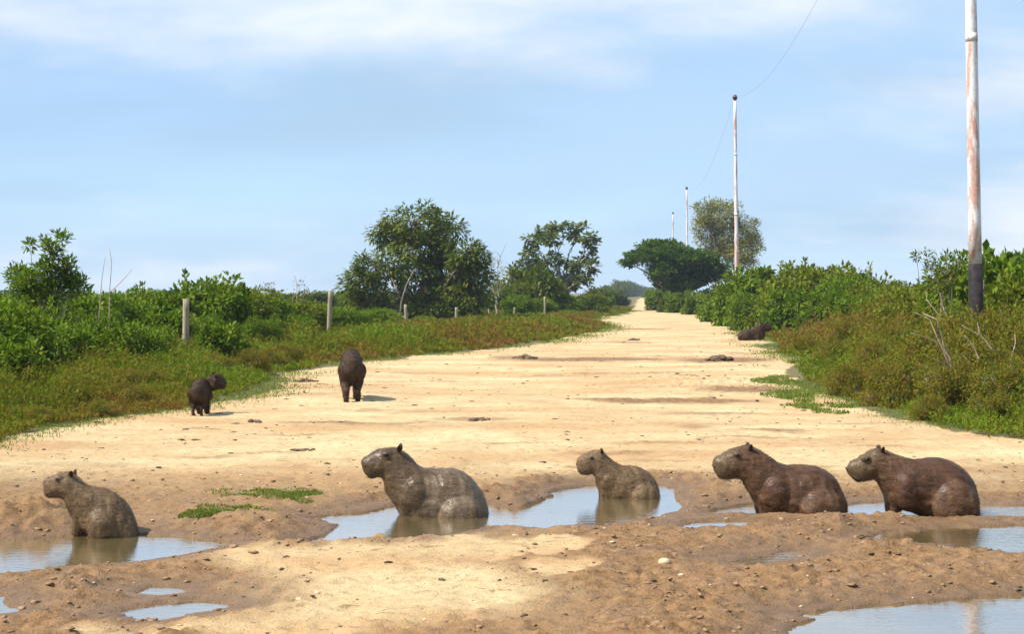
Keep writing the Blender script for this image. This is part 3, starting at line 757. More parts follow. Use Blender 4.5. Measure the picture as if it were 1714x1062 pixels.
# ------------------------------------------------------------------ weeds and verge grass (uncountable)
def weed_field(name, label, side, n, dmin, dmax, depth, hfun, mat, seed, nleaf=20):
    rng = np.random.default_rng(seed)
    # more plants close by, where they show larger
    t = rng.random(n); d = dmin * (dmax / dmin) ** (t ** 1.15)
    u = rng.random(n) ** .9 * depth * (np.clip(d / 25, .8, 2.2))
    e = EL(d) if side < 0 else ER(d)
    jit = fbm(d * .45, np.full(n, 3.0 * side), 77, 3) * .35 + .12
    x = e + side * (u + jit)
    hgt = hfun(u, d, x) * rng.uniform(.55, 1.25, n)
    z = ground_z(x, d)
    patch = np.clip(.47 + fbm(x * .5, d * .2, 51 + seed, 3) * .8 + (rng.random(n) - .5) * .45, 0, 1)
    k = MB()
    b = np.repeat(np.stack([x, d, z], 1), nleaf, 0); hh = np.repeat(hgt, nleaf)
    lean = np.repeat(rng.normal(size=(n, 2)) * .22, nleaf, 0)
    q = rng.random(n * nleaf) ** .75
    pos = b.copy(); pos[:, 2] += q * hh
    pos[:, :2] += lean * (q * hh)[:, None] + rng.normal(size=(n * nleaf, 2)) * (.03 + .10 * hh * (1 - .4 * q))[:, None]
    dr = rdir(n * nleaf, rng); dr[:, 2] = np.abs(dr[:, 2]) * .8 + .25
    sc = np.repeat(np.clip(d / 24, .8, 2.2), nleaf)
    tt = np.repeat(patch, nleaf) + rng.normal(size=n * nleaf) * .15
    k.leaves(pos, dr, rdir(n * nleaf, rng) + np.array((0, 0, .6)), sc * rng.uniform(.04, .085, n * nleaf), sc * rng.uniform(.012, .026, n * nleaf), np.clip(tt, 0, 1))
    # stems: thin blades standing up
    sb = np.stack([x, d, z], 1); sdv = np.concatenate([lean[::nleaf], np.ones((n, 1))], 1)
    k.leaves(sb, sdv, rdir(n, rng), hgt * 1.15, sc[::nleaf] * .012, np.clip(patch - .2, 0, 1), fold=0)
    ns = n // 3; js = rng.choice(n, ns, replace=False)                      # long bent dry stalks
    hs = np.minimum(hgt[js] * rng.uniform(1.05, 1.4, ns) + .05, .95); bd = rng.normal(size=(ns, 2)) * .4
    p0 = sb[js]; up = np.array((0, 0, 1.0))
    p1 = p0 + up * (hs * .62)[:, None] + np.concatenate([bd * .25, np.zeros((ns, 1))], 1) * hs[:, None]
    k.leaves(p0, p1 - p0, rdir(ns, rng), np.linalg.norm(p1 - p0, axis=1), sc[::nleaf][js] * .005, np.full(ns, .22) + rng.random(ns) * .2, fold=0)
    d2 = np.concatenate([bd, np.full((ns, 1), .55)], 1)
    k.leaves(p1 - (p1 - p0) * .12, d2, rdir(ns, rng), hs * .5, sc[::nleaf][js] * .006, np.full(ns, .15) + rng.random(ns) * .25, fold=0, droop=.12)
    o = obj(name, k.mesh(name), mat)
    return tag(o, label, 'weeds', kind='stuff')
def h_right(u, d, x):
    return (.10 + .75 * sstep(.1, 2.6, u)) * (1 + .7 * fbm(x * 1.1, d * .6, 5, 3)) + .22 * sstep(3, 6, u)
def h_left(u, d, x):
    return (.07 + .30 * sstep(.15, 1.6, u)) * (1 + .9 * fbm(x * 1.1, d * .6, 6, 3)) * np.clip(38 / d, .15, 1)
weed_field('roadside_weeds', 'waist-high olive and reddish weeds on the side of the road with the poles', 1, 12500, 13.5, 120, 6.0, h_right, M['weed'], 1)
weed_field('roadside_weeds', 'knee-high olive and reddish weeds between the road and the fence posts', -1, 11500, 13.5, 150, 2.6, h_left, M['weed'], 2)

def blades(name, label, x, y, h, wdt, seed, mat=None, t0=.55):
    rng = np.random.default_rng(seed); n = len(x)
    k = MB(); dr = rng.normal(size=(n, 3)) * .45; dr[:, 2] = 1
    k.leaves(np.stack([x, y, ground_z(x, y) - .004], 1), dr, rdir(n, rng), h, wdt, np.clip(t0 + rng.normal(size=n) * .25, 0, 1), fold=.05)
    return tag(obj(name, k.mesh(name), mat or M['grass']), label, 'grass', kind='stuff')
def verge(side, n, seed):
    rng = np.random.default_rng(seed)
    t = rng.random(n); d = 14 * (130 / 14) ** t
    wid = np.clip(d / 40, .35, 1.6)
    u = rng.normal(size=n) * .38 * np.clip(d / 26, .7, 1.3) + .3
    l = fbm(d * .35, np.full(n, 9.0 * side), 41, 3)
    x = (EL(d) if side < 0 else ER(d)) + side * (u + l * .5)
    keep = fbm(x * .9, d * .35, 63, 3) > -.12
    x, d = x[keep], d[keep]; n = len(x)
    sc = np.clip(d / 22, .8, 2.5)
    return x, d, rng.uniform(.02, .055, n) * sc ** .5, rng.uniform(.005, .011, n) * sc
x, d, h, w = verge(1, 44000, 5); blades('verge_grass', 'short fresh green grass on the verge below the tall weeds', x, d, h, w, 1)
x, d, h, w = verge(-1, 36000, 6); blades('verge_grass', 'short green grass along the road edge below the fence side weeds', x, d, h, w, 2)
def patch(lst, n, seed):
    rng = np.random.default_rng(seed); X = []; Y = []
    for px, py, rx, ry in lst:
        a = rng.random(n) * 6.283; r = np.sqrt(rng.random(n)) * (1 + .3 * np.sin(a * 3 + px)) 
        qx = px + np.cos(a) * r * rx; qy = py + np.sin(a) * r * ry
        dd = F * H / (qy - HY); X.append((qx - CX) * dd / F); Y.append(dd)
    X = np.concatenate(X); Y = np.concatenate(Y)
    keep = fbm(X * 5, Y * 3, seed, 3) > -.15
    return X[keep], Y[keep]
x, y = patch([(450, 830, 85, 9), (385, 860, 62, 9), (340, 866, 40, 7), (500, 834, 40, 7)], 2600, 3)
blades('grass_patch', 'small patch of green grass on the mud between two puddles', x, y, np.full(len(x), .023) * RNG.uniform(.5, 1.3, len(x)), np.full(len(x), .006), 3, t0=.45)
x, y = patch([(1330, 665, 45, 10), (1380, 685, 60, 9), (1300, 640, 35, 7), (1320, 585, 40, 9)], 2600, 4)
blades('grass_patch', 'creeping green grass spreading over the sand beside the weeds', x, y, np.full(len(x), .05) * RNG.uniform(.5, 1.3, len(x)), np.full(len(x), .014), 4, t0=.55)

# dead sticks in the weeds
def dead_branch(label, d, strands, r=.012):
    b = P(strands[0][0][0], HY, d); b[2] = ground_z(b[0], d)
    k = MB()
    for st in strands:
        pts = np.array([P(x, y, d + q) - b for x, y, q in st])
        t = np.linspace(0, len(pts) - 1, 10); pts = np.stack([np.interp(t, np.arange(len(pts)), pts[:, i]) for i in range(3)], 1)
        k.tube(pts, np.linspace(r, r * .35, 10), 5)
    o = obj('dead_branch', k.mesh('dead_branch', True), M['twig'], loc=b)
    tag(o, label, 'dead branch', 'dry sticks in the weeds')
dead_branch('pale dry arching sticks standing in a bunch in the weeds', 19.5, [[(1595, 660, 0), (1590, 600, 0), (1570, 572, 0), (1525, 558, -.3)], [(1592, 620, 0), (1575, 580, 0), (1556, 535, 0), (1530, 523, 0)], [(1585, 600, .2), (1576, 560, .1), (1568, 535, 0), (1545, 525, .2)],
              [(1598, 640, 0), (1580, 610, -.2), (1562, 600, -.3)], [(1600, 650, 0), (1575, 625, 0), (1540, 640, -.4)]])
dead_branch('fallen dry stick leaning over the weeds near the rusty pole', 20, [[(1664, 590, 0), (1645, 565, 0), (1610, 545, 0)], [(1640, 605, 0), (1630, 580, 0), (1615, 562, 0)], [(1690, 610, 0), (1700, 575, 0), (1699, 560, 0)], [(1640, 560, 0), (1636, 540, 0)]])
dead_branch('thin bare stem standing above the shrubs near the slender young tree', 30, [[(182, 560, 0), (184, 480, 0), (187, 440, 0), (183, 415, 0)], [(184, 490, 0), (205, 470, 0), (222, 450, 0)], [(165, 540, 0), (170, 470, 0), (176, 430, 0)]], .01)
dead_branch('bare twiggy stem rising from the shrubs before the knobbly fence post', 46, [[(440, 540, 0), (444, 495, 0), (450, 478, 0), (462, 470, 0)], [(444, 495, 0), (440, 480, 0)], [(497, 520, 0), (497, 480, 0), (494, 462, 0)]], .014)

# ------------------------------------------------------------------ stones, clods, dung
m = Mat('dark_clod'); cn = m.noise(12, 5, .6)
m.set(Base_Color=m.ramp(cn, [(.3, (.06, .035, .02)), (.7, (.16, .10, .06))]), Roughness=.95); m.bump(cn, .8, .02); M['clod'] = m.m
m = Mat('mud_clod'); cn = m.noise(14, 5, .6)
m.set(Base_Color=m.ramp(cn, [(.3, (.15, .085, .04)), (.7, (.33, .20, .105))]), Roughness=.95); m.bump(cn, .8, .02); M['mudclod'] = m.m
m = Mat('pale_stone'); cn = m.noise(10, 5, .6)
m.set(Base_Color=m.ramp(cn, [(.3, (.42, .29, .16)), (.7, (.66, .52, .34))]), Roughness=.85); m.bump(cn, .5, .01); M['stone'] = m.m
def lump(name, label, cat, px, py, w, mat, flat=.5, n=5, group=None):
    c = PG(px, py); s = c[1] / F * w
    c[2] = ground_z(c[0], c[1])
    k = MB()
    if n == 1:
        k.ball((0, 0, s * flat * .25), (s * .5, s * .42, s * flat * .5), 12, jit=.06)
    else:
        for i in range(n * 4):
            gx, gy = random.gauss(0, .2), random.gauss(0, .2)
            if abs(gx) > .5 or abs(gy) > .5: continue
            rr = s * random.uniform(.04, .11)
            k.ball((gx * s, gy * s, s * flat * random.uniform(0, .35) * max(0, 1 - 2 * math.hypot(gx, gy))), np.array((1.2, 1, .55 + .4 * flat)) * rr, 7, jit=.3)
    o = obj(name, k.mesh(name, n == 1), mat, loc=c)
    return tag(o, label, cat, group)
lump('stone', 'rounded pale stone on brown mud between the thin puddle and the streaky film', 'stone', 1112, 953, 22, M['stone'], .6, 1)
lump('stone', 'small pale stone on mud just below the rounded stone', 'stone', 1140, 968, 11, M['stone'], .5, 1)
lump('mud_lump', 'dark knobbly lump on the mud bank at the edge of the long pool', 'mud lump', 885, 846, 32, M['clod'], 1.6, 9)
lump('dung_pile', 'dark dung pile on sand beside the small standing capybara', 'dung', 425, 708, 30, M['clod'], .45, 9)
lump('dung_pile', 'flat dark dung pile in the middle of the sandy road', 'dung', 800, 705, 42, M['clod'], .2, 12)
lump('dung_pile', 'dark heap of dung and grass before the lying capybara', 'dung', 1205, 606, 52, M['clod'], .4, 16)
lump('dung_pile', 'low dark heap on the road across from the lying capybara', 'dung', 880, 602, 46, M['clod'], .3, 12)
lump('dung_pile', 'dark clump near the grass tongue on the far road', 'dung', 1062, 571, 24, M['clod'], .4, 8)
lump('dung_pile', 'small dark clump on the sandy road at the left verge', 'dung', 510, 640, 40, M['clod'], .3, 12)
lump('clod', 'dark crumbly clod on the mud beside the right puddle', 'clod', 1445, 899, 26, M['clod'], .5, 8)
lump('stick', 'short dark stick lying on the sand behind the largest muddy capybara', 'stick', 507, 755, 40, M['clod'], .08, 9)
def scatter(name, label, pts, smin, smax, mat, seed, flat=.55):
    rng = np.random.default_rng(seed); k = MB(); base = MB(); base.ball((0, 0, 0), 1, 6)
    bv, bt = base.v[0], base.t[0]; n = len(pts)
    s = smin * (smax / smin) ** (rng.random(n) ** 2.2)
    z = ground_z(pts[:, 0], pts[:, 1])
    a = rng.random(n) * 6.28
    V = bv[None] * (1 + 1.0 * (rng.random((n, len(bv), 1)) - .5)) * np.stack([s * rng.uniform(.8, 1.5, n), s, s * flat], 1)[:, None, :]
    c, sn = np.cos(a)[:, None], np.sin(a)[:, None]
    V = np.stack([V[..., 0] * c - V[..., 1] * sn, V[..., 0] * sn + V[..., 1] * c, V[..., 2]], -1) + np.stack([pts[:, 0], pts[:, 1], z + s * flat * .3], 1)[:, None, :]
    T = (np.arange(n)[:, None, None] * len(bv) + bt[None]).reshape(-1, 3)
    k.add(V.reshape(-1, 3), T)
    return tag(obj(name, k.mesh(name), mat), label, 'clods', kind='stuff')
def pts_px(n, x0, x1, y0, y1, seed, cond=None, p=1.0):
    rng = np.random.default_rng(seed)
    qx = rng.uniform(x0, x1, n); dd0, dd1 = F * H / (y1 - HY), F * H / (y0 - HY)
    dd = dd0 + (dd1 - dd0) * rng.random(n) ** p
    pt = np.stack([(qx - CX) * dd / F, dd], 1)
    h, w, r, s = ground_fields(pt[:, 0], pt[:, 1])
    cl = fbm(pt[:, 0] * 2.2, pt[:, 1] * 1.3, seed, 3) * .5 + .5
    keep = (s > .03) & (r > .6) & (rng.random(n) < (cond(w, s, cl) if cond else cl))
    return pt[keep]
scatter('mud_crumbs', 'crumbly brown mud clods strewn over the wet ground', pts_px(7000, -30, 1744, 790, 1075, 31, lambda w, s, c: w * c ** 1.5 * 1.2), .004, .021, M['mudclod'], 31, .5)
scatter('dark_crumbs', 'small dark clods and dung crumbs strewn over the road', pts_px(26000, -30, 1744, 545, 1075, 32, lambda w, s, c: (c ** 3) * 1.2, 1.0), .003, .020, M['clod'], 32, .35)
scatter('dung_crumbs', 'scattered dry dung and clods in loose drifts on the far road', pts_px(9000, 150, 1500, 540, 800, 34, lambda w, s, c: (c ** 4) * 2.2, .9), .008, .045, M['clod'], 34, .22)
scatter('pale_pebbles', 'small pale pebbles lying on the mud and sand', pts_px(700, -30, 1744, 700, 1075, 33, lambda w, s, c: c), .004, .018, M['stone'], 33, .4)

# ------------------------------------------------------------------ capybaras
def fur_mat(name, dark, mid, mudc, mudlo, mudhi, rough=.55, spec=.4, back=False, face=None):
    m = Mat(name)
    oc = m.coord('Object')
    st = m.noise(26, 4, .6, m.coord('Object', (.45, 1, 1.4)), .5)
    big = m.noise(4.2, 5, .6, oc, .4)
    fur = m.ramp(st, [(.3, dark), (.7, mid)])
    mf = m.ramp(m.math('ADD', m.math('MULTIPLY', big, .75), m.math('MULTIPLY', st, .25)), [(mudlo, 0.0), (mudhi, .9)])
    if back:                                 # mud caked on back and flanks, the head left bare
        sx = m.n('ShaderNodeSeparateXYZ'); m.l(oc, sx.inputs[0])
        mf = m.math('MULTIPLY', mf, m.ramp(m.math('ADD', sx.outputs[0], m.math('MULTIPLY', big, .25)), [(.0, 0.0), (.12, 1.0)]))
    if face:
        sx = m.n('ShaderNodeSeparateXYZ'); m.l(oc, sx.inputs[0])
        hd = m.ramp(m.math('MULTIPLY', m.math('ADD', sx.outputs[0], m.math('MULTIPLY', big, .2)), -1.0), [(.10, 0.0), (.26, .75)])
        fur = m.mix(hd, fur, face)
    rg = m.ramp(m.noise(9, 4, .6, oc), [(.4, rough - .18), (.65, rough + .15)])
    m.set(Base_Color=m.mix(mf, fur, mudc), Roughness=rg, Specular_IOR_Level=spec)
    m.bump(m.math('ADD', st, m.math('MULTIPLY', m.noise(60, 3, .6, oc), .5)), .55, .012)
    return m.m
FURC = {'dun': [(.075, .043, .019), (.14, .083, .038), (.215, .14, .075)], 'muddy': [(.055, .031, .013), (.11, .068, .034), (.19, .135, .085)],
        'brown': [(.04, .017, .008), (.085, .038, .016), (.16, .085, .038)], 'black': [(.025, .013, .008), (.055, .030, .016), (.12, .075, .042)]}
FM = {'dun': fur_mat('dun_fur', *FURC['dun'], .46, .70, .60, .26), 'muddy': fur_mat('mud_coated_fur', *FURC['muddy'], .40, .64, .44, .32, True),
      'brown': fur_mat('dark_brown_fur', *FURC['brown'], .48, .72, .57, .30, False, (.11, .075, .036)), 'black': fur_mat('wet_dark_fur', *FURC['black'], .52, .76, .7, .18)}
HM = {}
for _k, (c0_, c1_, c2_) in FURC.items():
    m = Mat(_k + '_hair'); m.set(Base_Color=m.mix(m.ramp(m.noise(5, 4, .6), [(.35, 0.0), (.65, .6)]), m.ramp(m.attr('tint'), [(0, c0_), (.45, c1_), (1, c1_)]), c2_), Roughness=.6, Specular_IOR_Level=.2); HM[_k] = m.m
    if _k == 'brown':
        sx = m.n('ShaderNodeSeparateXYZ'); m.l(m.coord(), sx.inputs[0])
        hd = m.ramp(m.math('MULTIPLY', m.math('ADD', sx.outputs[0], m.math('MULTIPLY', m.noise(4.2, 5, .6), .2)), -1.0), [(.10, 0.0), (.26, .75)])
        cs = m.b.inputs['Base Color'].links[0].from_socket
        m.set(Base_Color=m.mix(hd, cs, (.11, .075, .036)))
m = Mat('eye_gloss'); m.set(Base_Color=(.012, .008, .006), Roughness=.12); M['eye'] = m.m
m = Mat('nose_skin'); m.set(Base_Color=(.03, .022, .018), Roughness=.5); M['nose'] = m.m

def catmull(st, sub=5):
    st = np.asarray(st, float); n = len(st); out = []
    for i in range(n - 1):
        p0, p1, p2, p3 = st[max(i - 1, 0)], st[i], st[i + 1], st[min(i + 2, n - 1)]
        for j in range(sub):
            t = j / sub
            out.append(.5 * ((2 * p1) + (p2 - p0) * t + (2 * p0 - 5 * p1 + 4 * p2 - p3) * t * t + (3 * p1 - p0 - 3 * p2 + p3) * t ** 3))
    out.append(st[-1]); return np.array(out)
def loft(k, st, n=22, e=2.25, yc=0.0):
    """st rows: dorsal x,z  ventral x,z  half width (x right, z up, y across the body)"""
    st = catmull(st); m_ = len(st)
    th = np.linspace(0, 2 * np.pi, n, endpoint=False)
    cu = np.sign(np.cos(th)) * np.abs(np.cos(th)) ** (2 / e); su = np.sign(np.sin(th)) * np.abs(np.sin(th)) ** (2 / e)
    c = np.stack([(st[:, 0] + st[:, 2]) / 2, np.full(m_, yc), (st[:, 1] + st[:, 3]) / 2], 1)
    u = np.stack([(st[:, 0] - st[:, 2]) / 2, np.zeros(m_), (st[:, 1] - st[:, 3]) / 2], 1)
    V = c[:, None, :] + u[:, None, :] * cu[None, :, None] + np.array((0, 1.0, 0))[None, None, :] * (st[:, 4][:, None] * su[None, :])[..., None]
    V = V.reshape(-1, 3); T = []
    for i in range(m_ - 1):
        for j in range(n):
            a0 = i * n + j; a1 = i * n + (j + 1) % n
            T += [(a0, a1, a1 + n), (a0, a1 + n, a0 + n)]
    kk = len(V); V = np.vstack([V, c[0], c[-1]])
    for j in range(n):
        T += [(kk, (j + 1) % n, j), (kk + 1, (m_ - 1) * n + j, (m_ - 1) * n + (j + 1) % n)]
    k.add(V, T)
def chain(k, pts, rad, n=12):
    """tapered limb with round joints"""
    pts = np.asarray(pts, float)
    for i in range(len(pts) - 1):
        t = np.linspace(0, 1, 5)[:, None]
        k.tube(pts[i] + (pts[i + 1] - pts[i]) * t, np.linspace(rad[i], rad[i + 1], 5), n)
    for p, r in zip(pts, rad): k.ball(p, r, n)
def skin_body(k, voxel, smooth, bend=None):
    V = np.vstack(k.v); T = np.vstack(k.t)
    if bend: V = bend(V)
    me = mesh_np('raw', V, T)
    o = bpy.data.objects.new('raw', me); COL.objects.link(o)
    r = o.modifiers.new('r', 'REMESH'); r.mode = 'VOXEL'; r.voxel_size = voxel
    s = o.modifiers.new('s', 'SMOOTH'); s.factor = .5; s.iterations = smooth
    dg = bpy.context.evaluated_depsgraph_get()
    out = bpy.data.meshes.new_from_object(o.evaluated_get(dg))
    bpy.data.objects.remove(o); bpy.data.meshes.remove(me)
    n = len(out.vertices)
    co = np.empty(n * 3, np.float32); out.vertices.foreach_get('co', co); co = co.reshape(-1, 3).astype(float)
    no = np.empty(n * 3, np.float32); out.vertices.foreach_get('normal', no); no = no.reshape(-1, 3)
    # folds and clumped coat
    a = fbm(co[:, 0] * 9 + co[:, 1] * 5, co[:, 2] * 9 - co[:, 1] * 4, 91, 3) * .010 + fbm(co[:, 0] * 30 + co[:, 1] * 17, co[:, 2] * 24 - co[:, 1] * 21, 92, 2) * .005
    co = co + no * a[:, None] * (voxel / .009)
    out.vertices.foreach_set('co', co.astype(np.float32).ravel())
    out.polygons.foreach_set('use_smooth', np.ones(len(out.polygons), bool))
    out.update()
    return out
def fur_mesh(body, count, length, width, flow, seed):
    rng = np.random.default_rng(seed)
    np_ = len(body.polygons)
    ce = np.empty(np_ * 3, np.float32); body.polygons.foreach_get('center', ce); ce = ce.reshape(-1, 3)
    no = np.empty(np_ * 3, np.float32); body.polygons.foreach_get('normal', no); no = no.reshape(-1, 3)
    ar = np.empty(np_, np.float32); body.polygons.foreach_get('area', ar)
    i = rng.choice(np_, count, p=ar / ar.sum())
    b = ce[i] + rng.normal(size=(count, 3)) * .003; nn = no[i]
    f = np.asarray(flow, float)[None, :] + rng.normal(size=(count, 3)) * .22
    f = f - nn * np.sum(f * nn, 1)[:, None]; f /= np.linalg.norm(f, axis=1)[:, None] + 1e-9
    d = f + nn * rng.uniform(.05, .34, (count, 1))
    k = MB(); k.leaves(b - nn * .002, d, nn, length * rng.uniform(.5, 1.3, count), width, rng.random(count), fold=.1)
    return k.mesh('fur')
def capybara(label, loc, prims, mat, eyes, ears, nostril=None, mouth=None, scale=1.0, rz=0.0, voxel=.009, smooth=3, flow=(1, 0, -.55), fur=13000, bend=None, head_dir=-1, fl=.02):
    root = empty('capybara', loc, rz)
    k = MB(); prims(k)
    body = skin_body(k, voxel, smooth, bend)
    obj('body', body, FM[mat], root)
    bv = BVHTree.FromPolygons([v.co[:] for v in body.vertices], [p.vertices[:] for p in body.polygons])
    if fur: obj('fur', fur_mesh(body, fur, fl, .003, flow, len(label)), HM[mat], root)
    for side in (-1, 1):
        if eyes is not None:
            q = np.array((eyes[0], 0, eyes[1]))
            hit = bv.ray_cast(Vector((q[0], side * 1.0, q[2])), Vector((0, -side, 0))) if bend is None else bv.find_nearest(Vector(bend(np.array([[q[0], side * eyes[2], q[2]]]))[0]))
            if hit[0] is not None:
                p = np.array(hit[0]); r = (eyes[3] if len(eyes) > 3 else .011) * 1.35
                e = MB(); e.ball((0, 0, 0), (r * 1.15, r * .7, r * .8), 10)
                obj('eye', e.mesh('eye', True), M['eye'], root, loc=p)
        if ears is not None:
            ex, ez, ey, er = ears[:4]
            e = MB(); e.ball((0, 0, 0), (er * .62, er * .34, er), 12)
            V = np.vstack(e.v)
            V[:, 1] += side * ((V[:, 2] / er) ** 2 * er * .22)          # cupped
            V[:, 0] *= (1 - .15 * np.abs(V[:, 2] / er))
            me_ = mesh_np('ear', V, np.vstack(e.t), smooth=True)
            p = np.array([[ex, side * ey, ez]])
            if bend: p = bend(p)
            o = obj('ear', me_, FM['black'], root, loc=p[0])
            o.rotation_euler = (side * -.35, .25 * -head_dir * -1, side * .5 * head_dir)
        if nostril is not None and bend is None:
            hit = bv.ray_cast(Vector((nostril[0], side * 1.0, nostril[1])), Vector((0, -side, 0)))
            if hit[0] is not None:
                e = MB(); r = nostril[2]; e.ball((0, 0, 0), (r, r * .5, r * .75), 8)
                obj('nostril', e.mesh('nostril', True), M['nose'], root, loc=hit[0])
    if mouth is not None and bend is None:
        k2 = MB()
        for side in (-1, 1):
            pts = []
            for (mx, mz) in mouth:
                hit = bv.ray_cast(Vector((mx, side * 1.0, mz)), Vector((0, -side, 0)))
                if hit[0] is not None: pts.append(np.array(hit[0]))
            if len(pts) > 1: k2.tube(pts, .0045, 6)
        if k2.n: obj('mouth', k2.mesh('mouth', True), M['nose'], root)
    return tag(root, label, 'capybara', 'capybaras in and beside the puddles')

def seated(label, x0, yw, stations, mat, limbs, eye, ear, nostril, mouth, dback=.10, wscale=1.0, **kw):
    """traced side view: stations are dorsal px, ventral px, half width px; yw = photo row of the waterline"""
    d = gd(yw, ZW) + dback; s = d / F
    cv = lambda x, y: ((x - x0) * s, (yw - y) * s)
    def prims(k):
        loft(k, [(*cv(a, b), *cv(c, e), w * s * wscale) for a, b, c, e, w in stations])
        for kind, pts, rad, yo in limbs:
            for sd_ in ((-1, 1) if yo else (1,)):
                if kind == 'chain':
                    chain(k, [(cv(x, y)[0], sd_ * (yo + q) * s, cv(x, y)[1]) for x, y, q in pts], [r * s for r in rad])
                else:
                    x, y, q = pts; cx_, cz_ = cv(x, y)
                    k.ball((cx_, sd_ * (yo + q) * s, cz_), np.array(rad) * s, 16)
    loc = ((x0 - CX) * s, d, ZW)
    return capybara(label, loc, prims, mat, (*cv(*eye[:2]), 0, eye[2] * s), (*cv(*ear[:2]), ear[2] * s, ear[3] * s), (*cv(*nostril[:2]), nostril[2] * s), [cv(*p) for p in mouth], **kw)

seated('small grey-brown capybara sitting upright in the puddle with its front legs showing', 170, 901,
       [(70, 809, 74, 831, 6), (75, 805, 78, 837, 10), (90, 800, 90, 838, 13), (104, 796, 103, 838, 15), (118, 793, 110, 843, 16), (133, 806, 112, 856, 18), (150, 817, 118, 868, 21), (172, 821, 130, 882, 25), (192, 830, 146, 898, 29),
        (208, 845, 160, 912, 31), (221, 867, 180, 925, 30), (229, 893, 205, 935, 25), (231, 915, 222, 938, 14)], 'dun',
       [('chain', [(134, 858, 0), (131, 880, 0), (127, 903, 0), (118, 920, 0)], [11, 8, 5.5, 6], 11), ('ball', (176, 882, 0), (23, 14, 27), 27), ('chain', [(168, 895, 0), (150, 920, 0)], [12, 7], 24), ('ball', (102, 803, 0), (7, 4, 5), 11)],
       (100, 806, 2.4), (122, 797, 12, 6.5), (72, 817, 2.0), [(74, 827), (80, 830), (86, 829)])
seated('large capybara with wet grey mud gleaming on its back, sitting in the long pool', 720, 865,
       [(605, 776, 607, 793, 7), (610, 770, 614, 803, 13), (624, 760, 623, 807, 17), (640, 755, 634, 803, 20), (658, 753, 642, 808, 22), (675, 759, 645, 824, 24), (690, 772, 651, 838, 27), (706, 785, 660, 852, 33), (725, 787, 676, 872, 39),
        (757, 788, 715, 888, 45), (781, 798, 750, 895, 46), (800, 819, 780, 898, 43), (812, 842, 797, 900, 34), (818, 868, 808, 902, 20)], 'muddy',
       [('chain', [(684, 838, 0), (682, 868, 0), (676, 895, 0)], [19, 13, 10], 18), ('ball', (772, 862, 0), (36, 18, 31), 42), ('ball', (698, 828, 0), (22, 15, 28), 30), ('ball', (648, 764, 0), (9, 5, 6), 16)],
       (648, 763, 2.8), (669, 754, 17, 7.5), (612, 782, 2.8), [(609, 796), (618, 800), (628, 798)])
seated('young plain brown capybara sitting at the back of the long pool', 1050, 835,
       [(964, 774, 966, 791, 5), (968, 768, 970, 796, 9), (979, 763, 979, 798, 12), (993, 758, 989, 797, 14), (1006, 757, 995, 802, 15), (1016, 766, 996, 812, 17), (1030, 777, 1000, 824, 20), (1043, 783, 1008, 838, 24), (1061, 784, 1030, 850, 28),
        (1078, 790, 1053, 856, 30), (1092, 803, 1075, 858, 28), (1100, 818, 1088, 860, 22), (1104, 838, 1098, 861, 12)], 'dun',
       [('chain', [(1013, 815, 0), (1011, 838, 0), (1008, 855, 0)], [12, 8, 6], 11), ('ball', (1078, 832, 0), (22, 12, 21), 28), ('ball', (1020, 810, 0), (13, 9, 17), 17), ('ball', (991, 769, 0), (6, 3.5, 4.5), 10)],
       (990, 769, 2.2), (1007, 759, 11, 5.2), (966, 781, 2.0), [(968, 790), (975, 792), (981, 790)])
seated('dark brown capybara sitting low behind the mud bank with a hunched wet back', 1310, 864,
       [(1192, 778, 1194, 792, 7), (1198, 768, 1202, 803, 14), (1212, 760, 1214, 807, 19), (1226, 754, 1228, 804, 21), (1247, 748, 1240, 806, 23), (1265, 753, 1248, 820, 25), (1290, 768, 1258, 838, 30), (1314, 779, 1272, 856, 37),
        (1341, 780, 1310, 880, 44), (1368, 784, 1345, 890, 47), (1389, 795, 1372, 895, 45), (1405, 815, 1392, 897, 38), (1414, 840, 1405, 898, 28), (1418, 868, 1413, 900, 14)], 'brown',
       [('chain', [(1284, 836, 0), (1282, 862, 0), (1278, 890, 0)], [20, 14, 10], 18), ('ball', (1368, 850, 0), (36, 18, 33), 43), ('ball', (1296, 826, 0), (24, 16, 30), 31), ('ball', (1232, 762, 0), (9, 5, 5), 17)],
       (1231, 763, 2.6), (1254, 751, 17, 7.5), (1195, 783, 2.8), [(1197, 796), (1208, 799), (1219, 797)], dback=.06)
seated('stout dark brown capybara standing in shallow water, front leg visible, beside the pole reflection', 1540, 866,
       [(1415, 786, 1419, 796, 6), (1421, 778, 1427, 806, 12), (1434, 770, 1437, 811, 17), (1450, 761, 1452, 808, 20), (1467, 753, 1464, 806, 22), (1486, 758, 1472, 818, 25), (1512, 768, 1481, 836, 32), (1537, 770, 1496, 850, 40),
        (1566, 768, 1545, 868, 46), (1592, 774, 1580, 885, 49), (1613, 788, 1605, 893, 46), (1627, 809, 1620, 896, 39), (1634, 834, 1628, 898, 28), (1637, 866, 1633, 900, 14)], 'brown',
       [('chain', [(1500, 832, 0), (1495, 850, 0), (1494, 868, 0), (1488, 892, 0)], [19, 11, 8, 9], 17), ('ball', (1588, 844, 0), (38, 18, 42), 45), ('ball', (1512, 822, 0), (23, 15, 32), 32), ('ball', (1446, 769, 0), (9, 5, 5), 16)],
       (1448, 769, 2.6), (1474, 755, 16, 7.5), (1418, 787, 2.6), [(1421, 800), (1430, 803), (1440, 802)], dback=.06)

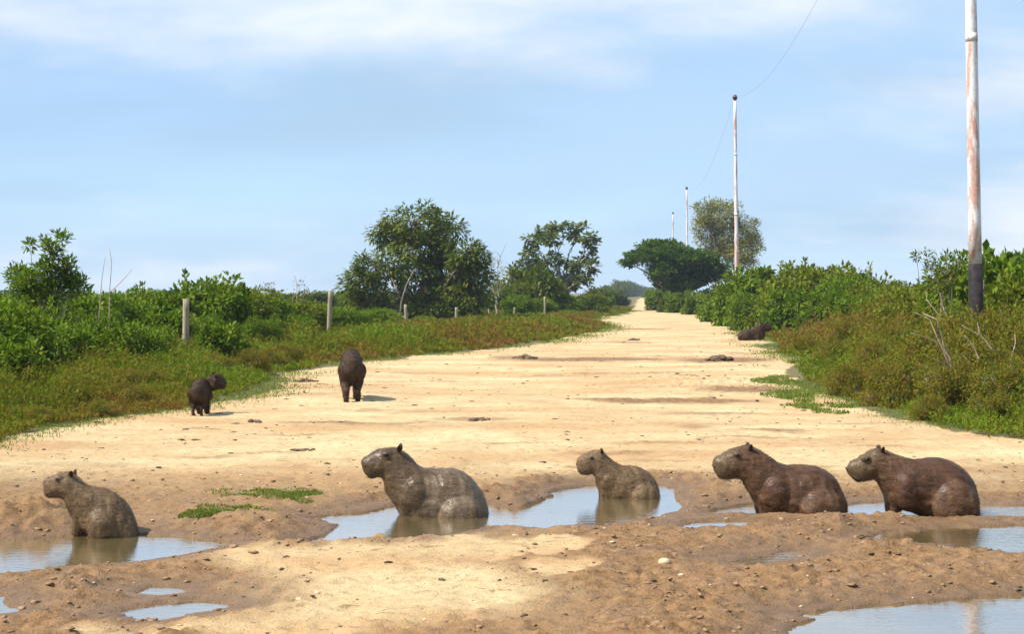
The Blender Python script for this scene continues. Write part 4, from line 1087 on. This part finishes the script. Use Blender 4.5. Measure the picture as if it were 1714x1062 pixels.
def walker(label, px, py, hgt, mat, heading, yaw=0.0, low=False, wide=1.0, short=1.0, legx=(0, 0, 0, 0)):
    d = gd(py); s = hgt / .575
    if low:
        hd = [(.25, .53, .27, .24, .13), (.35, .48, .34, .22, .105), (.44, .43, .42, .20, .09), (.53, .38, .50, .17, .08), (.60, .31, .57, .13, .07), (.63, .24, .60, .13, .045)]
        ear = (.40, .47, .07, .034); eye = (.47, .37, .085, .012)
    else:
        hd = [(.25, .555, .28, .26, .13), (.33, .59, .36, .33, .105), (.41, .635, .43, .375, .095), (.50, .635, .51, .385, .088), (.59, .60, .59, .385, .08), (.66, .555, .65, .395, .07), (.69, .51, .68, .43, .04)]
        ear = (.40, .645, .075, .034); eye = (.49, .585, .09, .012)
    st = [(-.45, .38, -.43, .28, .05), (-.42, .46, -.39, .26, .115), (-.33, .54, -.30, .235, .16), (-.18, .575, -.18, .215, .175), (0, .565, 0, .22, .175), (.14, .555, .16, .235, .155)] + hd
    st = [(a * s, b * s, c * s, e * s, w * s * wide) for a, b, c, e, w in st]
    def prims(k):
        loft(k, st, e=2.1)
        for i, sd_ in enumerate((-1, 1)):
            q = .095 * sd_ * wide; o1, o2 = legx[i], legx[2 + i]
            chain(k, [np.array(p) * s for p in ((-.31, q, .36), (-.25 + o1 * .6, q * 1.1, .21), (-.37 + o1, q, .13), (-.345 + o1, q, .03), (-.27 + o1, q * 1.1, .018))], [.092 * s, .06 * s, .034 * s, .029 * s, .022 * s])
            chain(k, [np.array(p) * s for p in ((.15, q, .32), (.11 + o2 * .5, q * .95, .20), (.15 + o2, q * .9, .05), (.205 + o2, q * .9, .018))], [.085 * s, .05 * s, .032 * s, .024 * s])
    piv = .20 * s
    def bend(V):
        V = V.copy(); V[:, 0] = np.where(V[:, 0] > piv, piv + (V[:, 0] - piv) * short, V[:, 0]); t = np.clip((V[:, 0] - piv) / (.24 * s * short), 0, 1); an = t * t * (3 - 2 * t) * yaw
        x = V[:, 0] - piv; y = V[:, 1]; m_ = x > 0
        V[:, 0] = np.where(m_, piv + x * np.cos(an) - y * np.sin(an), V[:, 0]); V[:, 1] = np.where(m_, x * np.sin(an) + y * np.cos(an), V[:, 1])
        return V
    x = (px - CX) * d / F; dd = d + .3
    return capybara(label, (x * dd / d, dd, ground_z(x, dd) - .005), prims, mat, (eye[0] * s, eye[1] * s, eye[2] * s, eye[3] * s), (ear[0] * s, ear[1] * s, ear[2] * s, ear[3] * s), rz=heading, voxel=.012, flow=(-1, 0, -.5), fur=8000, bend=bend, head_dir=1, fl=.028)
walker('tall capybara walking away along the road, seen from behind with its head hidden', 588, 674, .655, 'black', math.radians(97), low=True, wide=.68, legx=(.05, -.06, -.05, .08))
walker('small dark capybara standing at the verge, rump turned and head looking aside', 337, 699, .415, 'black', math.radians(90), yaw=math.radians(-82), wide=.70, short=.72, legx=(0, .05, 0, -.03))

# the lying one by the verge
d = gd(571); s = d / F
cv = lambda x, y: ((x - 1262) * s, (571 - y) * s)
LST = [(1293, 548, 1291.5, 554, 2.2), (1290, 545.5, 1289, 556, 4), (1284.5, 542, 1285, 556.5, 5), (1278, 540, 1281, 557, 5.6), (1272, 541.5, 1281.5, 562, 6.2), (1266, 546, 1279, 568, 7.6), (1259, 551, 1268, 571.5, 9), (1251, 552.5, 1256, 572, 10), (1243, 554.5, 1246, 572, 9.6), (1238, 557.5, 1239, 571.5, 7.5), (1236, 562, 1236.5, 569, 3.5)]
def lying(k):
    loft(k, [(*cv(a, b), *cv(c, e), w * s) for a, b, c, e, w in LST])
    for sd_ in (-1, 1):
        k.ball((cv(1250, 564)[0], sd_ * 7.5 * s, cv(1250, 564)[1]), np.array((8, 4, 8)) * s, 14)
        chain(k, [(cv(1268, 564)[0], sd_ * 6 * s, cv(1268, 564)[1]), (cv(1266, 569)[0], sd_ * 7 * s, cv(1266, 569.5)[1]), (cv(1279, 570)[0], sd_ * 6 * s, cv(1279, 569.8)[1])], [4 * s, 2.4 * s, 1.5 * s])
capybara('dark brown capybara lying on the sand by the far verge, head raised', ((1262 - CX) * s, d + .1, ground_z((1262 - CX) * s, d)), lying, 'black', (*cv(1283, 545.5), 0, .013), (*cv(1273.5, 540.5), 4 * s, 2.4 * s), voxel=.013, flow=(-1, 0, -.4), fur=6000, head_dir=1, fl=.03)

# ------------------------------------------------------------------ air
hz = bpy.data.materials.new('air'); hz.use_nodes = True
ht_ = hz.node_tree; ht_.nodes.clear()
pv = ht_.nodes.new('ShaderNodeVolumePrincipled'); oo = ht_.nodes.new('ShaderNodeOutputMaterial')
pv.inputs['Color'].default_value = (.72, .84, 1.0, 1); pv.inputs['Density'].default_value = .0003
ht_.links.new(pv.outputs[0], oo.inputs['Volume'])
bm = bmesh.new(); bmesh.ops.create_cube(bm, size=1.0)
me = bpy.data.meshes.new('haze'); bm.to_mesh(me); bm.free()
o = obj('haze', me, hz); o.location = (0, 1900, 6.0); o.scale = (9000, 5000, 16.0)
tag(o, 'thin pale blue haze over the far plain', 'haze', kind='stuff')
